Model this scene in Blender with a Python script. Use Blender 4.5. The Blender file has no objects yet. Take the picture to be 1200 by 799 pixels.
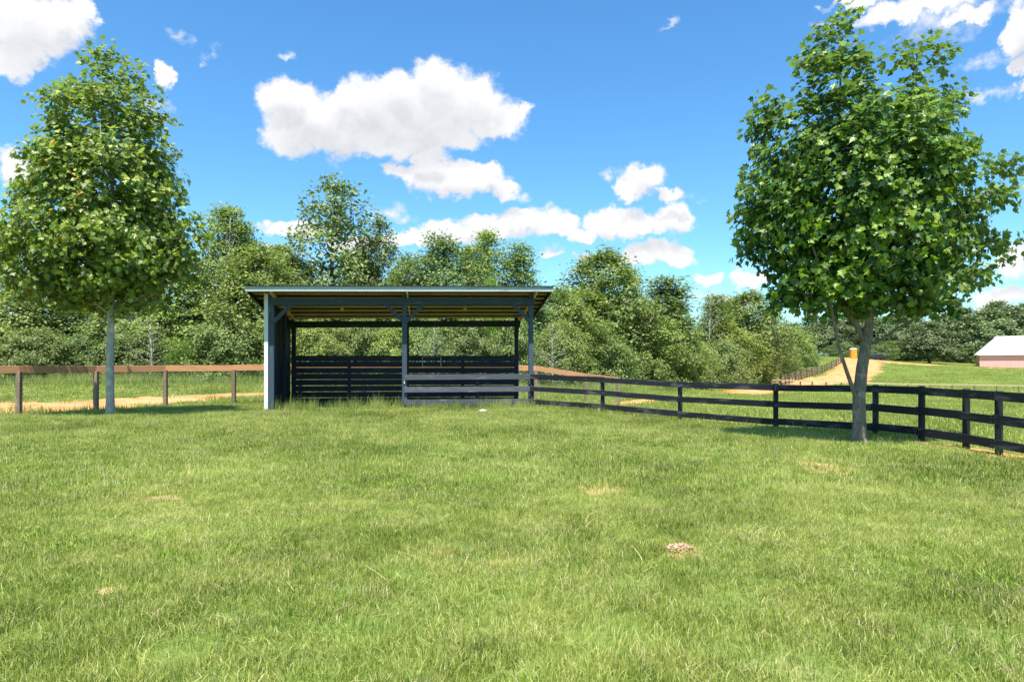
import bpy, math, random
import numpy as np
from mathutils import Vector, Matrix
R = math.radians
rnd = random.Random(7)
rng = np.random.default_rng(11)
sc = bpy.context.scene
col = sc.collection

# ------------------------------------------------------------------ camera
EYE, F = 1.7, 800.0                      # eye height; focal length in pixels of a 1200 px wide frame
HZ = 430.0                               # horizon row of the photograph
cam_d = bpy.data.cameras.new('camera')
cam = bpy.data.objects.new('camera', cam_d); col.objects.link(cam)
cam_d.sensor_width = 36; cam_d.lens = 24.0; cam_d.shift_y = 30.5/1200
cam_d.clip_start = .05; cam_d.clip_end = 5000
cam.location = (0, 0, EYE); cam.rotation_euler = (R(90), 0, 0)
sc.camera = cam

# ------------------------------------------------------------------ sun, sky, exposure
SUN = Vector((-0.06, -0.37, 0.93)).normalized()
sun_d = bpy.data.lights.new('sun', 'SUN'); sun_d.energy = 4.8; sun_d.angle = R(.55); sun_d.color = (1, .95, .86)
sun = bpy.data.objects.new('sun', sun_d); col.objects.link(sun); sun.location = (0, 0, 60)
sun.rotation_euler = SUN.to_track_quat('Z', 'Y').to_euler()
sc.view_settings.view_transform = 'Standard'; sc.view_settings.look = 'None'
sc.view_settings.exposure = 1.12; sc.view_settings.gamma = 1
sc.cycles.max_bounces = 6; sc.cycles.diffuse_bounces = 3; sc.cycles.transmission_bounces = 4
sc.cycles.transparent_max_bounces = 6; sc.cycles.use_denoising = True


class NT:
    """small helper to write node graphs"""
    def __init__(s, tree): s.t = tree; s.n = tree.nodes; s.l = tree.links
    def node(s, typ, **kw):
        n = s.n.new(typ)
        for k, v in kw.items(): setattr(n, k, v)
        return n
    def put(s, sock, v):
        if hasattr(v, 'is_output') or isinstance(v, bpy.types.NodeSocket): s.l.new(v, sock)
        elif v is not None: sock.default_value = v
    def math(s, op, a, b=None, c=None, clamp=False):
        n = s.node('ShaderNodeMath', operation=op); n.use_clamp = clamp
        s.put(n.inputs[0], a)
        if b is not None: s.put(n.inputs[1], b)
        if c is not None: s.put(n.inputs[2], c)
        return n.outputs[0]
    def vm(s, op, a, b=None, c=None, out=0):
        n = s.node('ShaderNodeVectorMath', operation=op)
        s.put(n.inputs[0], a)
        if b is not None: s.put(n.inputs[1], b)
        if c is not None: s.put(n.inputs[2], c)
        return n.outputs[out]
    def noise(s, vec, scale, detail=3, rough=.55, out='Fac'):
        n = s.node('ShaderNodeTexNoise'); s.put(n.inputs['Vector'], vec)
        n.inputs['Scale'].default_value = scale; n.inputs['Detail'].default_value = detail
        n.inputs['Roughness'].default_value = rough
        return n.outputs[out]
    def rng(s, v, a, b, c=0., d=1., smooth=True):
        n = s.node('ShaderNodeMapRange')
        if smooth: n.interpolation_type = 'SMOOTHSTEP'
        s.put(n.inputs[0], v)
        for i, q in enumerate((a, b, c, d)): n.inputs[1+i].default_value = q
        return n.outputs[0]
    def mix(s, f, a, b, mode='MIX'):
        n = s.node('ShaderNodeMix', data_type='RGBA', blend_type=mode)
        s.put(n.inputs[0], f)
        s.put(n.inputs[6], a if not isinstance(a, tuple) else (*a, 1)[:4])
        s.put(n.inputs[7], b if not isinstance(b, tuple) else (*b, 1)[:4])
        return n.outputs[2]
    def ramp(s, f, stops):
        n = s.node('ShaderNodeValToRGB'); s.put(n.inputs[0], f)
        e = n.color_ramp.elements
        while len(e) < len(stops): e.new(.5)
        for k, (p, c) in enumerate(stops): e[k].position = p; e[k].color = (*c, 1)
        return n.outputs[0]


# clouds as (cx, cy, rx, ry) in the photograph's pixels, turned into azimuth / elevation
def azel(px, py):
    u, v = (px-600)/F, (HZ-py)/F
    return math.atan(u), math.atan(v/math.sqrt(1+u*u))
CLOUDS = [(330,112,34,24),(352,140,46,30),(395,148,62,34),(410,118,34,22),(440,128,46,34),(468,108,28,26),(508,98,32,28),
 (500,135,70,42),(548,122,46,34),(575,140,42,20),(600,134,24,9),(440,165,90,20),(345,158,40,22),(520,165,50,14),
 (500,187,24,12),(530,213,64,20),(480,206,34,13),(585,222,26,12),(560,205,34,12),
 (632,258,40,18),(585,266,40,16),(535,272,34,15),(500,280,36,12),(610,252,24,12),(665,264,26,10),(692,275,17,8),(560,258,20,9),
 (757,210,26,20),(738,222,24,11),(785,228,22,7),(722,256,30,15),(752,262,34,13),(790,256,28,18),
 (765,292,34,13),(790,300,26,11),(740,300,26,10),(826,325,18,8),(880,328,28,11),(655,296,18,6),
 (25,28,58,38),(62,22,42,22),(12,72,26,22),(90,10,20,16),(10,192,26,22),(22,208,18,14),(188,88,11,12),
 (1075,8,70,12),(1130,14,30,10),(1190,35,22,34),(1195,85,12,22),(1010,2,40,8),
 (345,272,34,10),(468,285,26,9),(700,300,16,6),(712,268,16,9),(850,350,26,8),(410,292,36,10),(1195,300,26,20),(1185,342,40,13),(300,300,34,12),(930,300,22,8)]
WISPS = [(250,55,14,11),(240,71,8,7),(207,43,13,8),(452,250,28,8),(480,258,22,5),(815,345,34,8),(1145,72,34,9),(1160,110,44,6),
 (700,322,36,7),(655,290,26,7),(800,232,26,5),(1110,20,60,20),(610,228,20,6),(715,205,14,5),(330,64,10,4),(1000,28,40,5),
 (640,240,30,5),(785,30,10,4),(170,120,20,10),(880,315,20,7),(1180,355,60,10)]

w = bpy.data.worlds.new('World'); sc.world = w; w.use_nodes = True
W = NT(w.node_tree); W.n.clear()
sky = W.node('ShaderNodeTexSky', sky_type='NISHITA'); sky.sun_disc = False
sky.sun_elevation = math.asin(SUN.z); sky.sun_rotation = math.atan2(SUN.x, SUN.y)
sky.altitude = 100; sky.air_density = 1.0; sky.dust_density = .6; sky.ozone_density = 2.0
tc = W.node('ShaderNodeTexCoord')
dirv = W.vm('NORMALIZE', tc.outputs['Generated'])
sx = W.node('ShaderNodeSeparateXYZ'); W.l.new(dirv, sx.inputs[0])
az = W.math('ARCTAN2', sx.outputs[0], sx.outputs[1])
el = W.math('ARCSINE', sx.outputs[2])

def cloud_group():
    g = bpy.data.node_groups.new('cloud_field', 'ShaderNodeTree')
    g.interface.new_socket('P', in_out='INPUT', socket_type='NodeSocketVector')
    g.interface.new_socket('D', in_out='INPUT', socket_type='NodeSocketVector')
    g.interface.new_socket('F', in_out='OUTPUT', socket_type='NodeSocketFloat')
    G = NT(g); gi = G.node('NodeGroupInput'); go = G.node('NodeGroupOutput')
    P, D = gi.outputs[0], gi.outputs[1]
    w1 = G.noise(D, 9, 5, .6, 'Color'); w2 = G.noise(D, 42, 4, .62, 'Color')
    off = G.vm('MULTIPLY_ADD', G.vm('SUBTRACT', w1, (.5, .5, .5)), (.075, .05, 0), P)
    off = G.vm('MULTIPLY_ADD', G.vm('SUBTRACT', w2, (.5, .5, .5)), (.042, .034, 0), off)
    cur = None
    for (cx, cy, rx, ry) in CLOUDS:
        a, e = azel(cx, cy); ra = rx/F*math.cos(a)**2; re = ry/F*math.cos(a)
        q = G.vm('MULTIPLY_ADD', off, (1/ra, 1/re, 0), (-a/ra, -e/re, 0))
        L = G.vm('LENGTH', q, out=1)
        if cur is None: cur = L
        else: cur = G.math('SMOOTH_MIN', cur, L, .22)
    f = G.math('SUBTRACT', 1.12, cur)
    cw = None
    for (cx, cy, rx, ry) in WISPS:
        a, e = azel(cx, cy); ra = rx/F*math.cos(a)**2; re = ry/F*math.cos(a)
        q = G.vm('MULTIPLY_ADD', off, (1/ra, 1/re, 0), (-a/ra, -e/re, 0))
        L = G.vm('LENGTH', q, out=1)
        cw = L if cw is None else G.math('MINIMUM', cw, L)
    fw = G.math('MULTIPLY', G.math('SUBTRACT', 1.05, cw), .20)
    f = G.math('MAXIMUM', f, fw)
    # the same broken cumulus goes on over the rest of the sky
    sp = G.node('ShaderNodeSeparateXYZ'); G.l.new(P, sp.inputs[0])
    outside = G.math('MAXIMUM', G.rng(G.math('ABSOLUTE', sp.outputs[0]), .68, .82), G.rng(sp.outputs[1], .52, .62))
    h = G.noise(G.vm('MULTIPLY', D, (1, 1, 1.8)), 3.2, 6, .58)
    gen = G.math('MULTIPLY_ADD', G.math('SUBTRACT', h, .56), 4.0, 0)
    gen = G.math('MULTIPLY_ADD', G.math('SUBTRACT', 1, outside), -3, gen)
    f = G.math('MAXIMUM', f, gen)
    G.l.new(f, go.inputs[0])
    return g
CG = cloud_group()
def cloud_at(da, de):
    c = W.node('ShaderNodeCombineXYZ'); W.l.new(W.math('ADD', az, da), c.inputs[0]); W.l.new(W.math('ADD', el, de), c.inputs[1])
    g = W.node('ShaderNodeGroup'); g.node_tree = CG
    W.l.new(c.outputs[0], g.inputs[0]); W.l.new(dirv, g.inputs[1])
    return g.outputs[0]
f0 = cloud_at(0., 0.); f1 = cloud_at(-.004, .030)
puff = W.noise(W.vm('MULTIPLY', dirv, (1, 1, 1.25)), 34, 6, .62)
puff2 = W.noise(dirv, 13, 5, .6)
dens = W.math('MULTIPLY_ADD', W.math('SUBTRACT', puff, .5), .85, f0)
alpha = W.rng(dens, -.02, .42)
# thick parts below a cloud's top turn grey, edges and tops stay white
thick = W.rng(f1, .05, .85)
grey = W.math('MULTIPLY', thick, W.rng(W.math('MULTIPLY_ADD', puff, .7, W.math('MULTIPLY', puff2, .5)), .40, .85, 1., .45))
ccol = W.mix(grey, (3.1, 3.12, 3.16), (2.25, 2.33, 2.5))
hsv = W.node('ShaderNodeHueSaturation'); hsv.inputs['Saturation'].default_value = 1.2; hsv.inputs['Value'].default_value = 1.0
W.l.new(sky.outputs[0], hsv.inputs['Color'])
skyc = W.mix(1.0, hsv.outputs[0], (.50, .70, .755), 'MULTIPLY')
cmix = W.mix(alpha, skyc, ccol)
bg = W.node('ShaderNodeBackground'); W.l.new(cmix, bg.inputs[0]); bg.inputs[1].default_value = .15
wo = W.node('ShaderNodeOutputWorld'); W.l.new(bg.outputs[0], wo.inputs[0])
w.cycles.sampling_method = 'MANUAL'; w.cycles.sample_map_resolution = 512

# ------------------------------------------------------------------ materials
def mat(name):
    m = bpy.data.materials.new(name); m.use_nodes = True
    M = NT(m.node_tree); b = M.n['Principled BSDF']; b.inputs['Specular IOR Level'].default_value = .3
    return m, M, b

def leaf_mat(name, dark, mid, light, odd=None, trans=.3, rough=.5, pale=0.0, spec=.35):
    m, M, b = mat(name)
    g = M.node('ShaderNodeNewGeometry'); oi = M.node('ShaderNodeObjectInfo')
    r = M.math('FRACT', M.math('ADD', g.outputs['Random Per Island'], M.math('MULTIPLY', oi.outputs['Random'], 7.31)))
    stops = [(0, dark), (.45, mid), (.9, light)]
    if odd: stops = [(0, dark), (.42, mid), (.86, light), (.984, light), (.99, odd)]
    c = M.ramp(r, stops)
    h = M.node('ShaderNodeHueSaturation'); M.l.new(c, h.inputs['Color'])
    M.l.new(M.rng(oi.outputs['Random'], 0, 1, .485, .51, False), h.inputs['Hue'])
    M.l.new(M.rng(M.math('FRACT', M.math('MULTIPLY', oi.outputs['Random'], 13.7)), 0, 1, .82, 1.2, False), h.inputs['Value'])
    c = h.outputs[0]
    if pale:
        c = M.mix(M.math('MULTIPLY', g.outputs['Backfacing'], pale), c, (.22, .28, .15))
    M.l.new(c, b.inputs['Base Color']); b.inputs['Roughness'].default_value = rough
    b.inputs['Specular IOR Level'].default_value = spec
    t = M.node('ShaderNodeBsdfTranslucent')
    M.l.new(M.mix(1.0, c, (1.5, 1.7, .6), 'MULTIPLY'), t.inputs[0])
    mx = M.node('ShaderNodeMixShader'); mx.inputs[0].default_value = trans
    M.l.new(b.outputs[0], mx.inputs[1]); M.l.new(t.outputs[0], mx.inputs[2])
    M.l.new(mx.outputs[0], M.n['Material Output'].inputs[0])
    return m

def wood_mat(name, c1, c2, c3=None, rough=.75, scale=1., spec=.25, wear=.62):
    """boards with grain along their longest direction (taken from the UV-less position stretched in z or x)"""
    m, M, b = mat(name)
    tcn = M.node('ShaderNodeTexCoord'); oi = M.node('ShaderNodeObjectInfo')
    at = M.node('ShaderNodeAttribute'); at.attribute_name = 'grain'
    gv = at.outputs['Vector']
    base = M.vm('ADD', gv, M.vm('MULTIPLY', (1, 1, 1), oi.outputs['Random']) if False else gv)
    v = M.vm('MULTIPLY', gv, (3*scale, 60*scale, 60*scale))
    n1 = M.noise(v, 1, 5, .6); n2 = M.noise(M.vm('MULTIPLY', gv, (1.2, 6, 6)), 1, 4, .6)
    c = M.mix(M.rng(n1, .3, .7), c1, c2)
    if c3: c = M.mix(M.rng(n2, wear-.06, wear+.1), c, c3)
    k = M.rng(oi.outputs['Random'], 0, 1, .8, 1.18, False)
    hs = M.node('ShaderNodeHueSaturation'); M.l.new(c, hs.inputs['Color']); M.l.new(k, hs.inputs['Value'])
    M.l.new(hs.outputs[0], b.inputs['Base Color']); b.inputs['Roughness'].default_value = rough
    b.inputs['Specular IOR Level'].default_value = spec
    bp = M.node('ShaderNodeBump'); bp.inputs['Strength'].default_value = .5; bp.inputs['Distance'].default_value = .004
    M.l.new(n1, bp.inputs['Height']); M.l.new(bp.outputs[0], b.inputs['Normal'])
    return m

def bark_mat(name, c1, c2, c3, scale=1.):
    m, M, b = mat(name)
    tcn = M.node('ShaderNodeTexCoord'); v = tcn.outputs['Object']
    n1 = M.noise(M.vm('MULTIPLY', v, (26*scale, 26*scale, 7*scale)), 1, 6, .65)
    n2 = M.noise(v, 3.2*scale, 4, .6)
    c = M.mix(M.rng(n1, .35, .65), c1, c2); c = M.mix(M.rng(n2, .52, .66), c, c3)
    M.l.new(c, b.inputs['Base Color']); b.inputs['Roughness'].default_value = .9; b.inputs['Specular IOR Level'].default_value = .15
    bp = M.node('ShaderNodeBump'); bp.inputs['Strength'].default_value = .8; bp.inputs['Distance'].default_value = .02
    M.l.new(n1, bp.inputs['Height']); M.l.new(bp.outputs[0], b.inputs['Normal'])
    return m

def plain_mat(name, c, rough=.5, metal=0., var=.12, spec=.3, scale=6.):
    m, M, b = mat(name)
    tcn = M.node('ShaderNodeTexCoord')
    n = M.noise(tcn.outputs['Object'], scale, 5, .6)
    c2 = tuple(x*(1-var*2) for x in c)
    M.l.new(M.mix(M.rng(n, .35, .7), c, c2), b.inputs['Base Color'])
    b.inputs['Roughness'].default_value = rough; b.inputs['Metallic'].default_value = metal
    b.inputs['Specular IOR Level'].default_value = spec
    return m

def grass_mat(name, dark, mid, light, dry, dryness=.5):
    m, M, b = mat(name)
    g = M.node('ShaderNodeNewGeometry'); oi = M.node('ShaderNodeObjectInfo')
    pos = g.outputs['Position']
    big = M.noise(pos, .33, 4, .6); small = M.noise(pos, 2.1, 3, .6)
    r = M.math('FRACT', M.math('ADD', g.outputs['Random Per Island'], M.math('MULTIPLY', oi.outputs['Random'], 5.17)))
    patch = M.math('MULTIPLY_ADD', M.math('SUBTRACT', big, .5), 1.6, M.math('MULTIPLY_ADD', M.math('SUBTRACT', small, .5), .9, 0))
    f = M.math('ADD', M.math('MULTIPLY', r, .86), M.math('MULTIPLY_ADD', patch, .85, .06), clamp=True)
    c = M.ramp(f, [(0, dark), (.42, mid), (.9, light)])
    dr = M.rng(M.math('MULTIPLY_ADD', M.math('SUBTRACT', M.noise(pos, 1.1, 4, .65), .5), 1.1, r), .95-.1*dryness, 1.02)
    c = M.mix(dr, c, dry)
    M.l.new(c, b.inputs['Base Color']); b.inputs['Roughness'].default_value = .5; b.inputs['Specular IOR Level'].default_value = .3
    t = M.node('ShaderNodeBsdfTranslucent'); M.l.new(M.mix(1.0, c, (1.3, 1.4, .7), 'MULTIPLY'), t.inputs[0])
    mx = M.node('ShaderNodeMixShader'); mx.inputs[0].default_value = .38
    M.l.new(b.outputs[0], mx.inputs[1]); M.l.new(t.outputs[0], mx.inputs[2])
    M.l.new(mx.outputs[0], M.n['Material Output'].inputs[0])
    return m

def ground_mat():
    m, M, b = mat('lawn_ground')
    g = M.node('ShaderNodeNewGeometry'); pos = g.outputs['Position']
    n1 = M.noise(pos, .22, 5, .6); n2 = M.noise(pos, 1.6, 5, .65); n3 = M.noise(pos, 14, 4, .7)
    c = M.mix(M.rng(n1, .35, .65), (.10, .17, .03), (.17, .22, .05))
    c = M.mix(M.rng(n2, .45, .68), c, (.20, .22, .07))
    c = M.mix(M.rng(n3, .4, .75), c, (.06, .10, .02))
    M.l.new(c, b.inputs['Base Color']); b.inputs['Roughness'].default_value = .95; b.inputs['Specular IOR Level'].default_value = .1
    bp = M.node('ShaderNodeBump'); bp.inputs['Strength'].default_value = .8; bp.inputs['Distance'].default_value = .05
    M.l.new(n3, bp.inputs['Height']); M.l.new(bp.outputs[0], b.inputs['Normal'])
    return m

def dirt_mat(name, a, bcol, cc, green=.0):
    m, M, b = mat(name)
    g = M.node('ShaderNodeNewGeometry'); pos = g.outputs['Position']
    n1 = M.noise(pos, .5, 5, .6); n2 = M.noise(pos, 5, 5, .7); n3 = M.noise(pos, 28, 3, .6)
    c = M.mix(M.rng(n1, .35, .65), a, bcol); c = M.mix(M.rng(n2, .5, .72), c, cc)
    if green: c = M.mix(M.rng(M.noise(pos, .9, 4, .7), .56, .64), c, (.13, .17, .04))
    M.l.new(c, b.inputs['Base Color']); b.inputs['Roughness'].default_value = .95; b.inputs['Specular IOR Level'].default_value = .1
    bp = M.node('ShaderNodeBump'); bp.inputs['Strength'].default_value = .7; bp.inputs['Distance'].default_value = .03
    M.l.new(M.math('ADD', n2, n3), bp.inputs['Height']); M.l.new(bp.outputs[0], b.inputs['Normal'])
    return m

MT = {
 'ground': ground_mat(),
 'dirt': dirt_mat('orange_clay', (.48, .225, .085), (.55, .30, .14), (.36, .17, .075), green=1),
 'dirt_bare': dirt_mat('bare_clay', (.38, .25, .13), (.45, .31, .18), (.25, .15, .08)),
 'lawn': grass_mat('lawn_grass', (.058, .108, .015), (.265, .322, .050), (.56, .575, .205), (.68, .56, .34), 1.0),
 'tall': grass_mat('tall_grass', (.09, .16, .025), (.24, .32, .065), (.44, .48, .17), (.62, .53, .30), 1.4),
 'field': grass_mat('field_grass', (.12, .19, .03), (.26, .32, .055), (.46, .48, .14), (.60, .52, .28), 1.0),
 'poplar_r': leaf_mat('maple_leaf_deep_green', (.022, .065, .011), (.058, .135, .017), (.21, .31, .032), trans=.30, rough=.42, pale=.5, spec=.4),
 'poplar_l': leaf_mat('maple_leaf_light_green', (.045, .098, .013), (.130, .215, .030), (.33, .42, .085), odd=(.50, .32, .03), trans=.32, rough=.42, pale=.5, spec=.4),
 'wild_a': leaf_mat('hedgerow_leaf_olive', (.075, .120, .032), (.165, .225, .062), (.31, .36, .13), trans=.28, pale=.3),
 'wild_b': leaf_mat('hedgerow_leaf_yellow_green', (.090, .140, .030), (.200, .265, .060), (.35, .40, .12), trans=.3, pale=.3),
 'wild_c': leaf_mat('hedgerow_leaf_dark', (.055, .10, .030), (.12, .18, .050), (.22, .27, .09), trans=.22, pale=.25),
 'wild_d': leaf_mat('far_wood_leaf', (.07, .115, .05), (.135, .19, .08), (.23, .28, .12), trans=.15),
 'bright': leaf_mat('bright_bush_leaf', (.08, .16, .012), (.15, .27, .02), (.22, .33, .04), trans=.35),
 'bark_pale': bark_mat('pale_grey_bark', (.46, .43, .38), (.30, .27, .235), (.58, .55, .49)),
 'bark_brown': bark_mat('brown_grey_bark', (.24, .20, .155), (.145, .115, .09), (.33, .29, .24)),
 'bark_dark': bark_mat('dark_bark', (.11, .09, .07), (.06, .05, .04), (.18, .16, .13)),
 'black': wood_mat('black_painted_wood', (.009, .010, .015), (.016, .018, .024), (.075, .073, .078), rough=.6, spec=.3, wear=.57),
 'black_worn': wood_mat('worn_black_wood', (.06, .065, .082), (.105, .11, .13), (.20, .20, .22), rough=.8),
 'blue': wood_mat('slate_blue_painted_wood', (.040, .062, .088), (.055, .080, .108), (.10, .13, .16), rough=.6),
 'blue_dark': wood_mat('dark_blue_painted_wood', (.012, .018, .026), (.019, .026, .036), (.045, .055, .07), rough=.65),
 'trim': wood_mat('pale_grey_trim', (.74, .78, .78), (.80, .83, .83), (.60, .63, .63), rough=.6, wear=.7),
 'brown': wood_mat('new_brown_timber', (.52, .25, .12), (.60, .31, .155), (.40, .19, .10), rough=.75),
 'brown_post': wood_mat('weathered_brown_post', (.19, .13, .09), (.27, .19, .135), (.36, .28, .21), rough=.85),
 'raw': wood_mat('raw_yellow_timber', (.56, .40, .24), (.66, .50, .32), (.40, .27, .16), rough=.8),
 'straw': plain_mat('dry_straw', (.66, .56, .32), .7),
 'weed': leaf_mat('clover_leaf', (.12, .20, .025), (.2, .29, .04), (.3, .38, .07), trans=.3),
 'wire': plain_mat('galvanised_wire', (.42, .44, .46), .4, .6),
 'tin': plain_mat('galvanised_roof_metal', (.40, .43, .42), .38, .75, .1),
 'tin_under': plain_mat('dark_brown_roof_underside', (.06, .048, .03), .6, .1, .25, scale=3),  # mottled dark brown for the underside faces of the roof panels
 'fascia': wood_mat('dull_grey_fascia', (.36, .41, .39), (.44, .48, .45), (.27, .30, .29), rough=.6, wear=.6),
 'white': plain_mat('white_paint', (.75, .75, .74), .5, 0, .05),
 'stone': plain_mat('pale_stone', (.5, .48, .44), .85, 0, .2, scale=25),
 'roofwhite': plain_mat('white_barn_roof', (.72, .74, .78), .45, 0, .03, scale=.6),
 'pink': plain_mat('pink_barn_siding', (.85, .42, .36), .6, 0, .05, scale=.6),
 'orange': plain_mat('orange_plastic', (.85, .30, .03), .45, 0, .05),
 'car': plain_mat('dark_maroon_car_paint', (.03, .025, .04), .25, .3, .02, .5),
 'glass': plain_mat('dark_car_glass', (.03, .035, .045), .08, 0, 0, .6),
 'rubber': plain_mat('black_rubber', (.02, .02, .02), .8),
 'bulb': plain_mat('yellowed_glass_jar', (.45, .38, .2), .25, 0, .1, .5),
}

# ------------------------------------------------------------------ object helpers
def put(o, name, parent=None, label=None, cat=None, group=None, kind=None):
    o.name = name
    if o.name not in col.objects: col.objects.link(o)
    if parent is not None: o.parent = parent
    for k, v in (('label', label), ('category', cat), ('group', group), ('kind', kind)):
        if v: o[k] = v
    return o
def thing(name, label, cat, loc=(0, 0, 0), rz=0., group=None):
    o = bpy.data.objects.new(name, None); o.empty_display_size = .3
    o.location = loc; o.rotation_euler = (0, 0, rz)
    return put(o, name, None, label, cat, group)
def copy_tree(o, parent=None):
    c = o.copy(); col.objects.link(c)
    if parent is not None: c.parent = parent
    for ch in list(o.children): copy_tree(ch, c)
    return c

def np_mesh(name, V, T, material=None, smooth=False, attrs=None):
    """V (n,3), T (m,k) with constant k"""
    me = bpy.data.meshes.new(name); V = np.asarray(V, np.float32); T = np.asarray(T, np.int32)
    me.vertices.add(len(V)); me.vertices.foreach_set('co', V.ravel())
    k = T.shape[1]; me.loops.add(T.size); me.loops.foreach_set('vertex_index', T.ravel())
    me.polygons.add(len(T)); me.polygons.foreach_set('loop_start', np.arange(0, T.size, k, dtype=np.int32))
    me.polygons.foreach_set('use_smooth', np.full(len(T), smooth))
    if attrs:
        for n_, a in attrs.items():
            at = me.attributes.new(n_, 'FLOAT_VECTOR', 'POINT'); at.data.foreach_set('vector', np.asarray(a, np.float32).ravel())
    me.update(calc_edges=True)
    if material: me.materials.append(material)
    return me

class MB:
    """collects shapes into ONE mesh; each shape carries a 'grain' coordinate running along it"""
    def __init__(s): s.v = []; s.f = []; s.g = []
    def quadset(s, vs, fs, gs=None):
        b = len(s.v); s.v += [tuple(p) for p in vs]; s.f += [tuple(b+i for i in f) for f in fs]
        s.g += [tuple(p) for p in (gs if gs is not None else vs)]
        return s
    def bar(s, a, b, w, h, up=(0, 0, 1), bev=.004, seed=None):
        """board from a to b, width w across, height h along up; edges chamfered"""
        a, b = Vector(a), Vector(b); d = b-a; L = d.length; d.normalize()
        up = Vector(up); side = d.cross(up).normalized(); up = side.cross(d).normalized()
        q = rnd.uniform(0, 50) if seed is None else seed
        prof = [(-w/2+bev, -h/2), (w/2-bev, -h/2), (w/2, -h/2+bev), (w/2, h/2-bev), (w/2-bev, h/2), (-w/2+bev, h/2), (-w/2, h/2-bev), (-w/2, -h/2+bev)]
        vs, gs = [], []
        for t in (0, 1):
            for (x, y) in prof:
                vs.append(a+d*(L*t)+side*x+up*y); gs.append((q+L*t, q*1.7+x, y+q*.3))
        fs = [(i, (i+1) % 8, 8+(i+1) % 8, 8+i) for i in range(8)] + [tuple(range(7, -1, -1)), tuple(range(8, 16))]
        return s.quadset(vs, fs, gs)
    def box(s, c, size, bev=.004):
        cx, cy, cz = c; x, y, z = size
        return s.bar((cx-x/2, cy, cz), (cx+x/2, cy, cz), y, z, bev=bev)
    def tube(s, pts, rad, n=8, cap=True):
        pts = [Vector(p) for p in pts]; q = rnd.uniform(0, 50)
        if not hasattr(rad, '__len__'): rad = [rad]*len(pts)
        ref = Vector((.31, .17, .93)) if abs((pts[-1]-pts[0]).normalized().z) < .8 else Vector((1, .1, 0))
        vs, gs = [], []; acc = 0
        for i, p in enumerate(pts):
            d = (pts[min(i+1, len(pts)-1)]-pts[max(i-1, 0)]).normalized()
            e1 = d.cross(ref).normalized(); e2 = d.cross(e1)
            if i: acc += (p-pts[i-1]).length
            for k in range(n):
                a = 2*math.pi*k/n; vs.append(p+(e1*math.cos(a)+e2*math.sin(a))*rad[i])
                gs.append((q+acc, q+math.cos(a)*rad[i], math.sin(a)*rad[i]))
        fs = []
        for i in range(len(pts)-1):
            for k in range(n): fs.append((i*n+k, i*n+(k+1) % n, (i+1)*n+(k+1) % n, (i+1)*n+k))
        if cap: fs += [tuple(range(n-1, -1, -1)), tuple((len(pts)-1)*n+k for k in range(n))]
        return s.quadset(vs, fs, gs)
    def mesh(s, name, m, smooth=False):
        me = bpy.data.meshes.new(name); me.from_pydata([tuple(p) for p in s.v], [], s.f)
        at = me.attributes.new('grain', 'FLOAT_VECTOR', 'POINT'); at.data.foreach_set('vector', np.array(s.g, np.float32).ravel())
        if smooth: me.polygons.foreach_set('use_smooth', [True]*len(me.polygons))
        me.materials.append(m); me.update(); return me
    def build(s, name, m, parent=None, smooth=False, **kw):
        return put(bpy.data.objects.new(name, s.mesh(name, m, smooth)), name, parent, **kw)

# ------------------------------------------------------------------ terrain
def gp(px, py, d): return ((px-600)/F*d, d, EYE-(py-HZ)*d/F)
CP = [gp(1008, 518, 14.8), gp(1171, 531, 13.4), gp(909, 505, 18.0), gp(797, 494, 20.9), gp(708, 484, 23.2),
      (-8.3, 23.6, .16), (.7, 24.7, .22), (-3.8, 24.2, .18), (-3.8, 28, .25), (-12.4, 21, .18),
      (-15.9, 21.8, .12), (-14.7, 24.3, .13), (-13.2, 26.2, .15), (-11.1, 27.3, .16), (-8.5, 28.2, .2), (-2, 29.6, .25), (-22, 20, .1), (-25, 27, .2),
      gp(100, 458, 33), gp(250, 452, 37), gp(100, 445, 42), gp(300, 442, 44), gp(450, 442, 45), gp(600, 445, 47), gp(0, 445, 42),
      gp(640, 471, 31), gp(725, 479, 34.6), gp(686, 477, 32.6), gp(640, 456, 44), gp(700, 448, 56), gp(760, 466, 38), gp(860, 466, 44), gp(1000, 472, 42), gp(1100, 476, 38), gp(1180, 482, 33),
      gp(780, 447, 68), gp(860, 444, 88), gp(930, 438, 108), gp(960, 427, 133),
      gp(860, 462, 60), gp(1000, 464, 70), gp(1150, 464, 74), gp(1300, 464, 78),
      gp(930, 452, 84), gp(1000, 447, 105), gp(1150, 448, 108), gp(1300, 448, 108),
      gp(1000, 424, 140), gp(1000, 420, 155), gp(1100, 430.5, 145), gp(1100, 428, 160), gp(1190, 431, 158), gp(1250, 431, 165), gp(1090, 424, 180), gp(1190, 424, 185), gp(950, 418, 180), gp(1400, 428, 170),
      (-60, 45, 1.2), (-60, 80, 1.6), (0, 80, 1.5), (-40, 140, 2), (40, 200, 4), (120, 220, 4), (200, 200, 4), (0, 300, 4), (-200, 200, 3), (300, 350, 5), (200, 100, 0), (100, 40, -.6),
      (0, 0, 0), (8, 2, 0), (-8, 2, 0), (-14, 8, 0), (14, 8, 0), (0, 10, 0), (-8, 14, .03), (8, 12, 0), (0, 17, .05), (-18, 14, .03), (20, 14, -.1), (30, 5, -.1), (-30, 5, 0), (0, -30, 0), (-60, -10, 0), (60, -10, 0)]
CPx = np.array([(c[0], c[1]) for c in CP]); CPz = np.array([c[2] for c in CP])
def _k(r2): return -np.sqrt(r2+9.)
_A = _k(((CPx[:, None]-CPx[None])**2).sum(-1)) - np.eye(len(CP))*.05
_n = len(CP); _S = np.zeros((_n+1, _n+1)); _S[:_n, :_n] = _A; _S[:_n, _n] = 1; _S[_n, :_n] = 1
_w = np.linalg.solve(_S, np.append(CPz, 0))
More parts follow.
